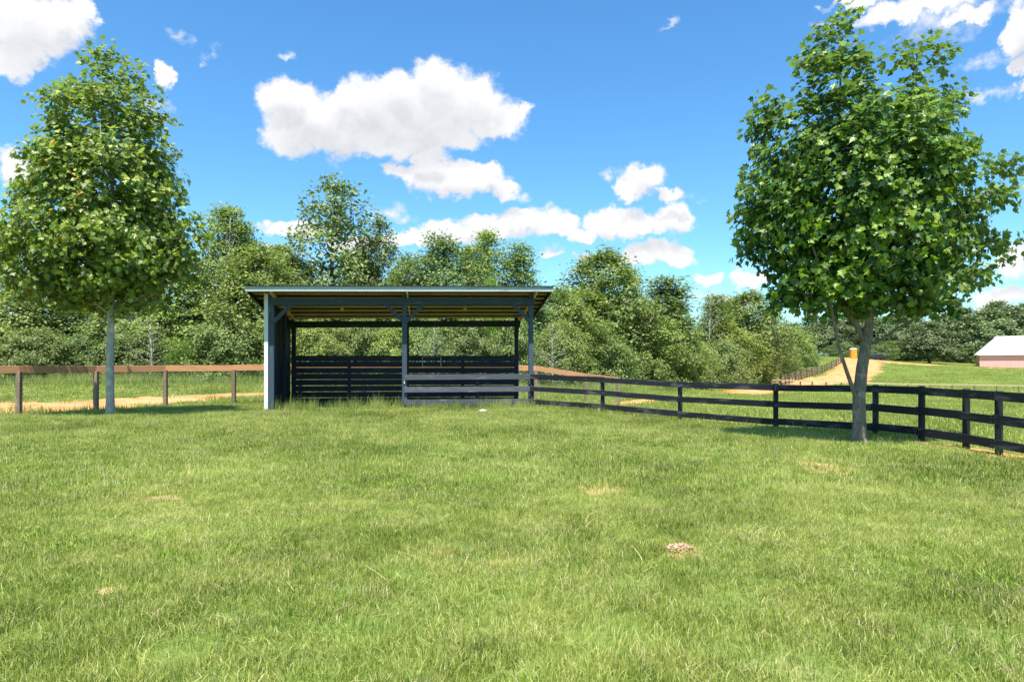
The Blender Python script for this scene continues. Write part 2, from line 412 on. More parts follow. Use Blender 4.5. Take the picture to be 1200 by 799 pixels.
def H(x, y):
    x = np.asarray(x, float); y = np.asarray(y, float); sh = x.shape; x = x.ravel(); y = y.ravel()
    out = np.empty(len(x))
    for i in range(0, len(x), 20000):
        xx, yy = x[i:i+20000], y[i:i+20000]
        r2 = (xx[:, None]-CPx[None, :, 0])**2+(yy[:, None]-CPx[None, :, 1])**2
        z = _k(r2)@_w[:_n]+_w[_n]
        out[i:i+20000] = z
    far = np.clip((np.hypot(x, y)-260)/200, 0, 1); out = out*(1-far)+5*far
    out += .018*np.sin(x*.9+1.3*np.sin(y*.5))*np.sin(y*1.1+.7)*np.clip(1-np.hypot(x, y)/60, 0, 1)
    return out.reshape(sh)
def h1(x, y): return float(H(np.array([x]), np.array([y]))[0])

def axis(lims):
    out = []
    for a, b, s in lims: out += list(np.arange(a, b, s))
    return np.array(out+[lims[-1][1]], float)
gx = axis([(-1500, -300, 150), (-300, -80, 20), (-80, -24, 3.5), (-24, 24, .6), (24, 90, 2.5), (90, 300, 15), (300, 1500, 150)])
gy = axis([(-300, -30, 45), (-30, -4, 4), (-4, 34, .6), (34, 60, 1.2), (60, 200, 2.8), (200, 340, 14), (340, 1700, 136)])
X, Y = np.meshgrid(gx, gy); Z = H(X, Y); nx = len(gx)
idx = np.arange(len(gy)*nx).reshape(len(gy), nx)
T = np.stack([idx[:-1, :-1], idx[:-1, 1:], idx[1:, 1:], idx[1:, :-1]], -1).reshape(-1, 4)
put(bpy.data.objects.new('ground', np_mesh('ground', np.stack([X, Y, Z], -1).reshape(-1, 3), T, MT['ground'], True)), 'ground', kind='structure')

# bilinear height of the ground mesh itself, for things laid on it
def HM(x, y):
    x = np.asarray(x, float); y = np.asarray(y, float)
    i = np.clip(np.searchsorted(gx, x)-1, 0, len(gx)-2); j = np.clip(np.searchsorted(gy, y)-1, 0, len(gy)-2)
    u = (x-gx[i])/(gx[i+1]-gx[i]); v = (y-gy[j])/(gy[j+1]-gy[j])
    return (Z[j, i]*(1-u)+Z[j, i+1]*u)*(1-v)+(Z[j+1, i]*(1-u)+Z[j+1, i+1]*u)*v

def ribbon(name, pts, widths, step, across, lift, m):
    """a strip of ground that follows the terrain, with ragged edges"""
    P = [Vector((p[0], p[1], 0)) for p in pts]; S = []; Wd = []
    for i in range(len(P)-1):
        n = max(2, int((P[i+1]-P[i]).length/step))
        for k in range(n):
            t = k/n
            p0, p1, p2, p3 = P[max(i-1, 0)], P[i], P[i+1], P[min(i+2, len(P)-1)]
            S.append(.5*((2*p1)+(-p0+p2)*t+(2*p0-5*p1+4*p2-p3)*t*t+(-p0+3*p1-3*p2+p3)*t**3)); Wd.append(widths[i]*(1-t)+widths[i+1]*t)
    S.append(P[-1]); Wd.append(widths[-1])
    V = []
    for i, p in enumerate(S):
        d = (S[min(i+1, len(S)-1)]-S[max(i-1, 0)]).normalized(); nrm = Vector((-d.y, d.x, 0)); wd = Wd[i]
        jl, jr = rnd.uniform(-.12, .12)*wd, rnd.uniform(-.12, .12)*wd
        for k in range(across+1):
            t = k/across; o = -wd/2+jl+(wd+jr-jl)*t; q = p+nrm*o
            edge = min(t, 1-t)*2
            V.append((q.x, q.y, float(HM(q.x, q.y))+lift*(.15+.85*min(1, edge*3))))
    n = across+1
    Tt = [(i*n+k, (i+1)*n+k, (i+1)*n+k+1, i*n+k+1) for i in range(len(S)-1) for k in range(across)]
    return put(bpy.data.objects.new(name, np_mesh(name, V, Tt, m, True)), name, kind='structure'), S, Wd
tr1, S1, W1 = ribbon('dirt_track', [(-34, 23), (-24, 24), (-18.2, 25.3), (-16.5, 27.4), (-14.2, 30.5), (-11.8, 32.4), (-9, 33.4), (-4, 34), (3, 35), (9, 38)], [7, 6.8, 6.4, 4.6, 3.0, 2.4, 2.0, 1.3, 1.2, .8], .35, 6, .05, MT['dirt'])
road_px = [(830, 469, 52), (872, 463.5, 62), (905, 457, 74), (945, 449, 90), (985, 441, 106), (1003, 433, 124), (1006, 426, 140), (1012, 422.5, 152)]
rp = [gp(*p) for p in road_px]
tr2, S2, W2 = ribbon('dirt_road', [p[:2] for p in rp], [2.0, 3.4, 4.6, 6, 7.5, 7.5, 8, 9], 1.2, 8, .12, MT['dirt'])
tr3, S3, W3 = ribbon('barn_road', [(76, 149), (84, 151), (94, 153.5), (108, 151), (125, 149), (150, 149)], [15, 13, 6, 3.5, 3, 3], 1.5, 6, .10, MT['dirt'])

def near_path(x, y):
    k = np.full(len(x), 1e9)
    for S, Wd in ((S1, W1), (S2, W2), (S3, W3)):
        for p, wd in zip(S[::2], Wd[::2]): k = np.minimum(k, np.hypot(x-p.x, y-p.y)/(wd/2*(1.12 if S is S1 else 1)))
    return k

# bare patches of soil in the lawn
PATCH = [(705, 575, .42, .16), (965, 550, .4, .3), (180, 583, .35, .12), (470, 486, .9, .25), (518, 648, .12, .08), (585, 658, .10, .06), (797, 647, .16, .12), (130, 690, .10, .05)]
bare = []
for k, (px, py, rx, ry) in enumerate(PATCH):
    d = EYE*F/(py-HZ) if py > 500 else 22.8
    x, y = (px-600)/F*d, d; bare.append((x, y, rx, ry))
    V = [(x, y, float(HM(x, y))+.012)]; n = 22
    for i in range(n):
        a = 2*math.pi*i/n; q = rnd.uniform(.75, 1.25); xx, yy = x+math.cos(a)*rx*q, y+math.sin(a)*ry*2.2*q
        V.append((xx, yy, float(HM(xx, yy))+.004))
    put(bpy.data.objects.new('bare_patch', np_mesh('bare_patch', V, [(0, 1+i, 1+(i+1) % n) for i in range(n)], MT['dirt_bare'], True)), 'bare_patch', kind='structure')
# worn clay strip under the curved end of the black fence
fstrip, SF, WF = ribbon('eroded_clay_strip', [(8.6, 16.2), (9.0, 14.9), (9.35, 13.5), (9.55, 12.4), (9.7, 11.2), (9.9, 10.2)], [.25, .45, .7, .9, .9, .9], .15, 4, .03, MT['dirt'])

# ------------------------------------------------------------------ foliage helpers
def leaf_template(kind):
    if kind == 'lobed':
        half = [(.26, .02), (.50, .20), (.34, .33), (.56, .60), (.24, .60)]
        ring = [(0, 0)]+half+[(0, 1)]+[(-x, y) for x, y in reversed(half)]
        V = [(0, .34, -.04)]+[(x, y, abs(x)*.22-.10*y*y) for x, y in ring]
        n = len(ring); T = [(0, 1+i, 1+(i+1) % n) for i in range(n)]
    else:
        V = [(0, 0, 0), (.3, .5, .07), (0, 1, -.08), (-.3, .5, .07)]; T = [(0, 1, 2), (0, 2, 3)]
    return np.array(V, float), np.array(T, int)

def leaves(P, Nrm, size, kind, tang=None):
    """leaf cards: points P, normals Nrm, per-leaf size -> V, T"""
    LV, LT = leaf_template(kind); n = len(P)
    Nrm = Nrm/np.linalg.norm(Nrm, axis=1, keepdims=True)
    if tang is None: tang = rng.normal(size=(n, 3))
    t = tang-(tang*Nrm).sum(1, keepdims=True)*Nrm; t /= np.linalg.norm(t, axis=1, keepdims=True)
    s = np.cross(t, Nrm)
    fr = np.stack([s, t, Nrm], 1)                   # rows: x, y, z axes
    V = (LV[None]*size[:, None, None])@fr+P[:, None, :]
    T = LT[None]+(np.arange(n)*len(LV))[:, None, None]
    return V.reshape(-1, 3), T.reshape(-1, 3), fr

def bez(a, b, sag=.0, n=5, wob=.0):
    a, b = Vector(a), Vector(b); L = (b-a).length; out = []
    c = (a+b)/2+Vector((rnd.uniform(-1, 1)*wob*L, rnd.uniform(-1, 1)*wob*L, sag*L))
    for i in range(n):
        t = i/(n-1); out.append(a*(1-t)**2+c*2*t*(1-t)+b*t*t)
    return out

def hero_tree(name, label, base, px0, d, trunk, limbs, ell, ncl, per, lsize, lmat, bmat, depth=.85, nleafobj=0, spread=.17, shrink=9):
    """tree in the picture plane at distance d; trunk/limbs given in pixels, crown as a union of ellipsoids"""
    bx, by = base; bz = h1(bx, by); root = thing(name, label, 'tree', (bx, by, bz-.03))
    def loc(px, py, dy=0.): return Vector(((px-600)/F*d-bx, dy, EYE+(HZ-py)/F*d-bz))
    tb = MB(); nodes = []
    tp = [loc(*p[:2], p[3] if len(p) > 3 else 0) for p in trunk]
    rad = [p[2] for p in trunk]
    # root flare
    tb.tube([tp[0]+Vector((0, 0, -.15)), tp[0]+Vector((0, 0, .06))]+tp[1:], [rad[0]*1.45, rad[0]*1.12]+rad[1:], 14)
    for i in range(len(tp)-1):
        for k in range(6):
            t = k/6; nodes.append((tp[i].lerp(tp[i+1], t), rad[i]*(1-t)+rad[i+1]*t))
    for L in limbs:
        pts = [loc(p[0], p[1], p[2]) for p in L[1]]; r0, r1 = L[0]
        rr = [r0+(r1-r0)*i/(len(pts)-1) for i in range(len(pts))]
        tb.tube(pts, rr, 9)
        for i in range(len(pts)-1):
            for k in range(4):
                t = k/4; nodes.append((pts[i].lerp(pts[i+1], t), rr[i]*(1-t)+rr[i+1]*t))
    E = [(loc(cx, cy, dy), (rx-shrink)*d/F, (ry-shrink*.8)*d/F) for (cx, cy, rx, ry, dy) in ell]
    C = np.array([tuple(e[0]) for e in E]); Rr = np.array([(e[1], e[1]*depth, e[2]) for e in E])
    lo = (C-Rr).min(0); hi = (C+Rr).max(0); cl = []; ctr = C.mean(0)
    lump = rng.uniform(0, 6.28, (3, 3))
    while len(cl) < ncl:
        p = rng.uniform(lo, hi, (400, 3))
        s = np.sqrt((((p[:, None]-C[None])/Rr[None])**2).sum(-1)).min(1)
        bump = .10*np.sin(p[:, 0]*2.7+lump[0, 0])*np.sin(p[:, 2]*3.1+lump[0, 1])+.08*np.sin(p[:, 1]*4+p[:, 2]*2.3)
        s = s+bump*1.1-.03
        keep = ((s < 1)&(rng.random(400) < np.where(s > .62, 1, .28)))|((s < 1.2)&(rng.random(400) < .07))
        cl += list(p[keep])
    cl = np.array(cl[:ncl])
    # twigs joining clusters to the skeleton
    NP = np.array([tuple(n[0]) for n in nodes]); cnt = 0
    order = np.argsort(((cl-ctr)**2).sum(1)); extraP = list(NP); extraR = [n[1] for n in nodes]
    for ii in order:
        c = cl[ii]; A = np.array(extraP); dd = np.sqrt(((A-c)**2).sum(1))+np.maximum(0, A[:, 2]-c[2]+.1)*1.6
        j = int(dd.argmin()); r0 = min(extraR[j]*.6, .03)
        if extraR[j] < .004: r0 = .004
        pts = bez(A[j], c, -.06, 4, .08)
        tb.tube(pts, [max(r0*(1-.2*k), .0035) for k in range(4)], 5, False)
        for k in (1, 2, 3): extraP.append(np.array(pts[k])); extraR.append(max(r0*(1-.25*k), .004))
    tb.build('trunk', bmat, root, smooth=True)
    n = ncl*per
    cp = np.repeat(cl, per, 0); off = rng.normal(size=(n, 3)); off /= np.linalg.norm(off, axis=1, keepdims=True)
    off *= (rng.random((n, 1))**.5)*spread*2.0; off[:, 2] *= .7
    P = cp+off; outw = P-np.array([ctr[0], ctr[1], ctr[2]-.6]); outw /= np.linalg.norm(outw, axis=1, keepdims=True)
    Nn = outw*.75+np.array([0, 0, .42])+rng.normal(size=(n, 3))*.55
    tang = off*1.0+outw*.15+np.array([0, 0, -.10])+rng.normal(size=(n, 3))*.05
    sz = lsize*rng.uniform(.6, 1.15, n)
    sel = np.zeros(n, bool)
    if nleafobj:
        s = np.sqrt((((P[:, None]-C[None])/Rr[None])**2).sum(-1)).min(1)
        front = (-P[:, 1])+1.2*s+rng.random(n)*.8+sz*6
        sel[np.argsort(-front)[:nleafobj]] = True
    V, Tt, fr = leaves(P[~sel], Nn[~sel], sz[~sel], 'lobed', tang[~sel])
    put(bpy.data.objects.new('crown', np_mesh('crown', V, Tt, lmat)), 'crown', root, kind='stuff' if nleafobj else None)
    if nleafobj:
        LV, LT = leaf_template('lobed'); lm = np_mesh('leaf', LV, LT, lmat)
        _, _, fr = leaves(P[sel], Nn[sel], sz[sel], 'lobed', tang[sel])
        for p, f, s_ in zip(P[sel], fr, sz[sel]):
            o = bpy.data.objects.new('leaf', lm); M4 = Matrix([[*(f[:, k])] for k in range(3)])
            M4 = M4.to_4x4(); o.parent = root
            o.matrix_local = Matrix.Translation(Vector(p))@M4@Matrix.Scale(float(s_), 4); col.objects.link(o)
    return root

# ------------------------------------------------------------------ the shelter
SH = Vector((-3.82, 24.15, 0)); srot = R(7)
SH.z = .17
shed = thing('run_in_shed', 'open fronted black and slate blue wooden horse shelter with sloping tin roof', 'shelter', SH, srot)
HW = 4.535; DEP = 3.7; TL = .0125           # half width, depth, slight lean of the roof line
def sz_(x, z): return z+TL*x
EZ = 1.7-.17                                 # eye height above the shed floor
def roofz(y): return 4.45-.17-(y+.75)*(.73/4.75)
# posts
for x in (-HW+.02, .02, HW): 
    MB().bar((x, 0, -.3), (x, 0, sz_(x, roofz(0)-.09)), .17, .17, (0, 1, 0), .008).build('post', MT['blue'], shed)
for x in (-HW+.06, 0.0, HW-.05):
    MB().bar((x, DEP, -.3), (x, DEP, sz_(x, roofz(DEP)-.08)), .15, .15, (0, 1, 0), .008).build('post', MT['blue_dark'], shed)
MB().bar((-HW+.06, DEP/2, -.3), (-HW+.06, DEP/2, sz_(-HW, roofz(DEP/2)-.1)), .14, .14, (0, 1, 0), .008).build('post', MT['blue_dark'], shed)
for x in (-2.3, 2.25):
    MB().bar((x, DEP-.12, -.3), (x, DEP-.12, 1.85 if x < 0 else 1.95), .13, .10, (0, 1, 0), .008).build('stud', MT['blue_dark'], shed)
# pale painted corner board at the end of the left wall
MB().bar((-HW-.145, -.11, -.2), (-HW-.145, -.11, sz_(-HW, roofz(-.1)-.06)), .13, .05, (0, 1, 0), .006).build('corner_board', MT['trim'], shed, label='pale grey corner board in full sun')
# beams
MB().bar((-HW-.05, -.11, sz_(-HW, 3.83)), (HW+.12, -.11, sz_(HW, 3.83)), .045, .24, bev=.004).build('beam', MT['blue'], shed)
MB().bar((-HW-.05, .11, sz_(-HW, 3.83)), (HW+.12, .11, sz_(HW, 3.83)), .045, .24, bev=.004).build('beam', MT['blue_dark'], shed)
MB().bar((-HW-.05, DEP-.10, sz_(-HW, 3.27)), (HW+.1, DEP-.10, sz_(HW, 3.27)), .045, .26, bev=.004).build('beam', MT['blue_dark'], shed)
# knee braces
for x, s in ((-HW+.02, 1), (.02, -1), (.02, 1), (HW, -1)):
    z0 = sz_(x, 3.12)
    MB().bar((x+s*.03, -.01, z0), (x+s*.70, -.01, z0+.66), .12, .19, (0, 1, 0), .006).build('knee_brace', MT['blue'], shed)
for x in (-HW+.06, HW-.05):
    MB().bar((x, DEP-.05, 2.75), (x, DEP-.62, 3.33), .07, .10, (1, 0, 0), .006).build('knee_brace', MT['blue_dark'], shed)
# rafters (front to back) and purlins
for x in (-HW-.60, -HW+.02, .02, HW, HW+.60):
    w_ = .045
    MB().bar((x+.11 if abs(x) < 5 else x, -.70, sz_(x, roofz(-.70)-.16)), (x+.11 if abs(x) < 5 else x, 3.92, sz_(x, roofz(3.92)-.16)), w_, .13, bev=.003).build('rafter', MT['raw'] if abs(x) < 5 else MT['blue_dark'], shed)
for k in range(8):
    y = -.55+k*.625
    MB().bar((-HW-.62, y, sz_(-HW, roofz(y)-.035)), (HW+.62, y, sz_(HW, roofz(y)-.035)), .085, .045, (0, 0, 1), .003).build('purlin', MT['raw'], shed)
# fascia and roof panels of corrugated tin
fa = -.765
MB().bar((-HW-.67, fa, sz_(-HW-.67, roofz(fa)-.085)), (HW+.67, fa, sz_(HW+.67, roofz(fa)-.085)), .03, .17, bev=.003).build('fascia', MT['fascia'], shed)
MB().bar((-HW-.645, -.74, sz_(-HW, roofz(-.74)-.075)), (-HW-.645, 3.95, sz_(-HW, roofz(3.95)-.075)), .028, .15, bev=.003).build('barge_board', MT['brown'], shed)
MB().bar((HW+.645, -.74, sz_(HW, roofz(-.74)-.075)), (HW+.645, 3.95, sz_(HW, roofz(3.95)-.075)), .028, .15, bev=.003).build('barge_board', MT['blue_dark'], shed)
npan = 12; x0 = -HW-.68; pw = (2*HW+1.36)/npan
for k in range(npan):
    n = 24; V = []; Tt = []
    for i in range(n+1):
        xx = x0+k*pw+(pw+.03)*i/n; dz = .011*math.sin(i/n*2*math.pi*8)+.012+(.004 if k % 2 else 0)
        for yy in (-.83, 4.03): V.append((xx, yy, sz_(xx, roofz(yy)+dz)))
        for yy in (-.83, 4.03): V.append((xx, yy, sz_(xx, roofz(yy)+dz-.003)))
    for i in range(n):
        a, b = i*4, i*4+4
        Tt += [(a, b, b+1, a+1), (a+2, a+3, b+3, b+2), (a, a+2, b+2, b), (a+1, b+1, b+3, a+3)]
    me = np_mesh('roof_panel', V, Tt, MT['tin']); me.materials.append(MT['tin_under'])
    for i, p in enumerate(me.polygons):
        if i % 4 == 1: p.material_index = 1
    put(bpy.data.objects.new('roof_panel', me), 'roof_panel', shed)
# left wall of upright planks
y = -.02; k = 0
while y < DEP-.05:
    wdt = rnd.choice((.19, .2, .2))
    yy = y+wdt/2; top = sz_(-HW, roofz(yy)-.14)
    MB().bar((-HW-.09, yy, .02+rnd.uniform(-.03, .03)), (-HW-.09, yy, top), .03, wdt, (0, 1, 0), .003).build('plank', MT['blue_dark'], shed)
    y += wdt+.024; k += 1
for z in (.5, 1.5, 2.6):
    MB().bar((-HW-.055+.0, .1, z), (-HW-.055, DEP-.1, z), .04, .10, bev=.003).build('wall_rail', MT['blue_dark'], shed)
# back wall boards with light showing between
for k in range(8):
    zc = 2.15-.17-.1-k*.242
    for (xa, xb) in ((-HW-.02, -.005), (.005, HW+.03)):
        dz = rnd.uniform(-.006, .006)
        MB().bar((xa, DEP-.02-.075-.02, zc+dz), (xb, DEP-.115, zc+rnd.uniform(-.006, .006)), .028, .227, bev=.003).build('board', MT['blue_dark'] if k else MT['blue_dark'], shed)
# jar lights under the roof
for x in (-2.25, 2.2):
    f = MB().box((x, .9, sz_(x, roofz(.9)-.16)), (.16, .16, .16)).build('light_fixture', MT['raw'], shed)
    MB().tube([(x, .9, sz_(x, roofz(.9)-.20)), (x, .9, sz_(x, roofz(.9)-.24)), (x, .9, sz_(x, roofz(.9)-.42)), (x, .9, sz_(x, roofz(.9)-.46))], [.04, .065, .065, .03], 10).build('glass_jar', MT['bulb'], f, smooth=True)
# hay rack frames fixed to the back wall
def frame_(name, xa, xb, za, zb, m, bars=0):
    b = MB(); yy = DEP-.30; r = .011
    for a, c in (((xa, yy, za), (xb, yy, za)), ((xa, yy, zb), (xb, yy, zb)), ((xa, yy, za), (xa, yy, zb)), ((xb, yy, za), (xb, yy, zb))): b.tube([a, c], r, 6)
    for k in range(bars): xx = xa+(xb-xa)*(k+1)/(bars+1); b.tube([(xx, yy, za), (xx, yy+.1, zb)], .006, 5)
    for xx in (xa, xb): b.tube([(xx, yy, zb), (xx, DEP-.13, zb)], r, 6)
    return b.build(name, m, shed)
frame_('hay_rack', .62, 1.36, 1.55, 1.93, MT['wire'], 0)
frame_('hay_rack', 2.15, 3.9, 1.60, 1.84, MT['black_worn'], 6)
MB().bar((.02, -.115, .95), (.02, -.115, 1.12), .035, .012, (0, 1, 0), .002).build('latch', MT['white'], shed)

# ------------------------------------------------------------------ fences
def fence(name, label, posts, H_, rails, rail_h, pm, rm, post_r=.07, square=False, side=-1, rail_t=.04, rail_over=0., lens=1):
    """posts: (x, y). one thing; every post and every rail its own part"""
    p0 = posts[0]; b0 = h1(*p0); root = thing(name, label, 'fence', (p0[0], p0[1], b0))
    P = [(x-p0[0], y-p0[1], h1(x, y)-b0) for x, y in posts]
    for (x, y, z) in P:
        tx, ty = rnd.uniform(-.012, .012), rnd.uniform(-.012, .012)
        if square: MB().bar((x, y, z-.35), (x+tx, y+ty, z+H_+(rnd.uniform(-.02, .03) if H_ < 1.5 else 0)), post_r*2, post_r*2, (0, 1, 0), .006).build('post', pm, root)
        else: MB().tube([(x, y, z-.35), (x+tx, y+ty, z+H_-.012), (x+tx, y+ty, z+H_)], [post_r, post_r, post_r*.88], 14).build('post', pm, root, smooth=False)
    return root, P
def rails_between(root, A, B, heights, th, rail_h, m, off, nrm=None):
    a, b = Vector(A), Vector(B); d = b-a; n = Vector((d.y, -d.x, 0)).normalized()*off
    for h in heights:
        j = rnd.uniform(-.008, .008)
        q0 = a+n+Vector((0, 0, h+j)); q1 = b+n+Vector((0, 0, h+rnd.uniform(-.014, .014)))
        rl = MB().bar(q0, q1, th, rail_h+rnd.uniform(-.008, .008), bev=.004).build('rail', m, root)
        if th < .05 and rail_h > .15 and root.name.startswith('paddock'):
            nb = MB(); dd = (q1-q0).normalized(); o_ = Vector((dd.y, -dd.x, 0)).normalized()*(th/2)
            for e in (q0+dd*.07, q1-dd*.07):
                for zz in (-.045, .045): c_ = e+o_*(1 if off > 0 else -1)+Vector((0, 0, zz)); nb.tube([c_-o_*.1, c_+o_*.12], .006, 6)
            nb.build('nail', MT['wire'], rl, kind='stuff')

# black fence: from the middle post of the shelter round to the right
bp = [(-1.25, 24.40), (.72, 24.52), (3.02, 22.7), (5.12, 20.8), (7.07, 18.3), (8.68, 16.3), (9.0, 15.0), (9.18, 13.8), (9.24, 12.95), (9.30, 12.1), (9.35, 10.9), (9.4, 9.4), (9.45, 7.8)]
bf, BP = fence('paddock_fence', 'black three rail paddock fence curving from the shelter to the right edge', bp, 1.24, None, .17, MT['black'], None, .068)
hts = (1.14, .70, .25)
o0 = h1(*bp[0])
# weathered rails across the right bay of the shelter
sa = Vector((-3.80-bp[0][0], 24.02-bp[0][1], .17-o0)); sb = Vector((.78-bp[0][0], 24.46-bp[0][1], .19-o0))
for h in hts:
    MB().bar(sa+Vector((0, 0, h+.03)), sb+Vector((0, 0, h+.03)), .04, .19, bev=.004).build('rail', MT['black_worn'], bf, label='weathered grey rail across the open bay')
for i in range(1, len(BP)-1):
    A, B = Vector(BP[i]), Vector(BP[i+1])
    if i > 1: A = A-(B-A).normalized()*.02
    rails_between(bf, A, B+(B-A).normalized()*.03, hts, .038, .17, MT['black'], .10+(i % 2)*.012)

# brown board fence on the left, running on behind the shelter
lp = [(-20.6, 15.0), (-18.6, 17.3), (-17.1, 19.6), (-15.75, 21.8), (-14.75, 24.2), (-13.35, 26.3), (-11.25, 27.6), (-8.9, 28.7), (-6.4, 29.5), (-3.9, 30.1), (-1.4, 30.6), (1.1, 31.2), (3.5, 32.6), (5.4, 34.6)]
lf, LP = fence('board_fence', 'wire mesh fence topped with a wide brown board behind the lawn at left', lp, 1.42, None, .25, MT['brown_post'], None, .07, square=True)
for i in range(len(LP)-1):
    A, B = Vector(LP[i]), Vector(LP[i+1]); dz = rnd.uniform(-.01, .01)
    MB().bar(A+Vector((0, 0, 1.50)), B+Vector((0, 0, 1.50+dz)), .045, .235, bev=.005).build('top_board', MT['brown'], lf)
    wm = MB(); d = B-A; L = d.length; n = Vector((d.y, -d.x, 0)).normalized()*.08
    for h in (.08, .22, .36, .52, .70, .90, 1.10, 1.30): wm.tube([A+n+Vector((0, 0, h)), B+n+Vector((0, 0, h))], .0022, 3, False)
    for k in range(int(L/.16)):
        q = A+n+d*(k*.16/L); wm.tube([q+Vector((0, 0, .08)), q+Vector((0, 0, 1.30))], .0018, 3, False)
    wm.build('wire_mesh', MT['wire'], lf, kind='stuff')

# far fence across the field, pale top rail
fp_px = [(905, 462, 69), (913, 462.3, 70.5), (925, 462.5, 72), (938, 462.6, 73), (952, 462.8, 74), (968, 463, 75), (986, 463.2, 76)]+[(986+26*k, 463.4+.1*k, 76.2) for k in range(1, 12)]
fp = [gp(*p)[:2] for p in fp_px]
ff, FP = fence('field_fence', 'thin far post fence with a pale top rail crossing the field beyond the black fence', fp, 1.15, None, .1, MT['brown_post'], None, .06, square=True)
for i in range(len(FP)-1):
    rails_between(ff, FP[i], FP[i+1], (1.12,), .04, .12, MT['raw'], .07)
    rails_between(ff, FP[i], FP[i+1], (.62, .22), .01, .012, MT['wire'], .07)
# hillside fence beside the clay road
hp = []
for k in range(24):
    t = k/23; px = 915+(988-915)*t**.82; d = 82+(138-82)*t; hp.append(((px-600)/F*d, d))
hf, HP = fence('hillside_fence', 'dark wooden fence climbing the slope beside the orange clay road', hp, 1.3, None, .1, MT['brown_post'], None, .09, square=True)
for i in range(len(HP)-1): rails_between(hf, HP[i], HP[i+1], (1.2, .75, .3), .04, .13, MT['black'] if i % 2 else MT['brown_post'], .10)

# ------------------------------------------------------------------ the two lawn trees
hero_tree('maple_tree', 'large deep green lobed leaf tree with forked trunk before the black fence', (408/800*14.8, 14.8), 1008, 14.8,
  trunk=[(1007, 518, .155), (1007, 495, .135), (1006.5, 465, .128), (1010, 430, .118), (1016, 395, .105), (1019, 375, .085), (1024, 330, .07, .1), (1030, 260, .05, .1), (1036, 180, .03, 0), (1040, 110, .015, 0)],
  limbs=[((.050, .012), [(1004, 468, 0), (997, 455, -.1), (984, 425, -.2), (975, 405, -.3), (965, 372, -.45), (952, 330, -.6), (930, 280, -.7), (905, 235, -.6)]),
         ((.07, .012), [(1013, 398, 0), (1006, 378, .1), (996, 362, .15), (990, 330, .2), (986, 270, .2), (984, 180, .1), (985, 90, 0), (984, 35, 0)]),
         ((.04, .01), [(1018, 402, 0), (1034, 396, 0), (1052, 383, 0), (1072, 374, .1), (1100, 360, .3), (1120, 340, .5)]),
         ((.05, .012), [(1020, 372, 0), (1040, 330, .3), (1062, 260, .3), (1072, 180, .2), (1076, 100, .1), (1075, 55, 0)]),
         ((.04, .01), [(1023, 335, .1), (1060, 300, .8), (1110, 270, 1.3)]), ((.04, .01), [(990, 320, .2), (950, 280, .9), (910, 240, 1.2)]),
         ((.03, .01), [(986, 260, .2), (940, 210, -.2), (895, 150, -.2)]), ((.03, .01), [(1030, 260, .1), (1005, 240, -.4), (990, 200, -.8)]),
         ((.03, .01), [(1022, 350, 0), (1050, 320, -.4), (1070, 275, -.8)])],
  ell=[(984, 40, 28, 38, 0), (964, 72, 34, 42, 0), (976, 116, 50, 62, 0), (1000, 54, 18, 30, 0), (1070, 72, 28, 40, 0), (1093, 98, 36, 50, 0), (1087, 172, 52, 58, 0), (1003, 200, 92, 80, 0), (905, 150, 32, 42, 0), (880, 122, 12, 26, 0),
       (898, 200, 32, 40, 0), (872, 258, 27, 36, 0), (930, 250, 68, 80, 0), (1000, 285, 100, 88, 0), (1076, 285, 58, 80, 0), (1154, 250, 38, 50, 0), (1176, 212, 20, 42, 0), (1180, 275, 18, 34, 0), (1140, 322, 36, 28, 0), (1010, 338, 92, 34, 0), (930, 345, 42, 32, -.2), (1090, 352, 44, 20, 0), (895, 322, 20, 20, 0), (1020, 200, 80, 80, -.6)],
  ncl=1080, per=20, lsize=.158, lmat=MT['poplar_r'], bmat=MT['bark_brown'], nleafobj=290, spread=.17)

hero_tree('maple_tree', 'tall light green lobed leaf tree with straight pale trunk before the brown board fence', ((129-600)/800*21, 21), 129, 21.0,
  trunk=[(129.5, 487, .125), (129, 460, .115), (129, 430, .112), (129.5, 400, .11), (130, 370, .10), (131, 320, .085), (131, 260, .07), (132, 200, .05), (134, 140, .03), (135, 85, .012)],
  limbs=[((.04, .01), [(130, 368, 0), (105, 345, -.3), (70, 325, -.6), (35, 305, -.7)]), ((.04, .01), [(130, 368, 0), (160, 345, .3), (195, 325, .6), (225, 300, .6)]),
         ((.04, .01), [(130, 340, 0), (150, 315, -.9), (165, 290, -1.8)]), ((.04, .01), [(130, 345, 0), (112, 320, .9), (100, 290, 1.8)]),
         ((.035, .01), [(131, 290, 0), (95, 250, -.4), (60, 205, -.4)]), ((.035, .01), [(131, 280, 0), (170, 240, .4), (205, 205, .3)]),
         ((.03, .01), [(132, 210, 0), (105, 165, -.2), (85, 125, -.2)]), ((.03, .01), [(132, 200, 0), (160, 150, .2), (178, 110, .2)]),
         ((.03, .01), [(131, 240, 0), (140, 200, -.9), (145, 160, -1.2)])],
  ell=[(128, 84, 34, 44, 0), (160, 106, 38, 40, 0), (98, 118, 34, 42, 0), (128, 150, 72, 60, 0), (70, 175, 40, 50, 0), (185, 180, 34, 60, 0), (125, 220, 92, 80, 0), (60, 240, 48, 62, 0), (120, 290, 108, 76, 0), (40, 310, 50, 48, 0), (200, 290, 42, 68, 0), (132, 345, 74, 28, 0), (12, 296, 30, 48, 0), (58, 325, 46, 28, 0), (218, 270, 34, 40, 0), (203, 332, 32, 26, 0)],
  ncl=1150, per=19, lsize=.178, shrink=12, lmat=MT['poplar_l'], bmat=MT['bark_pale'], spread=.20)

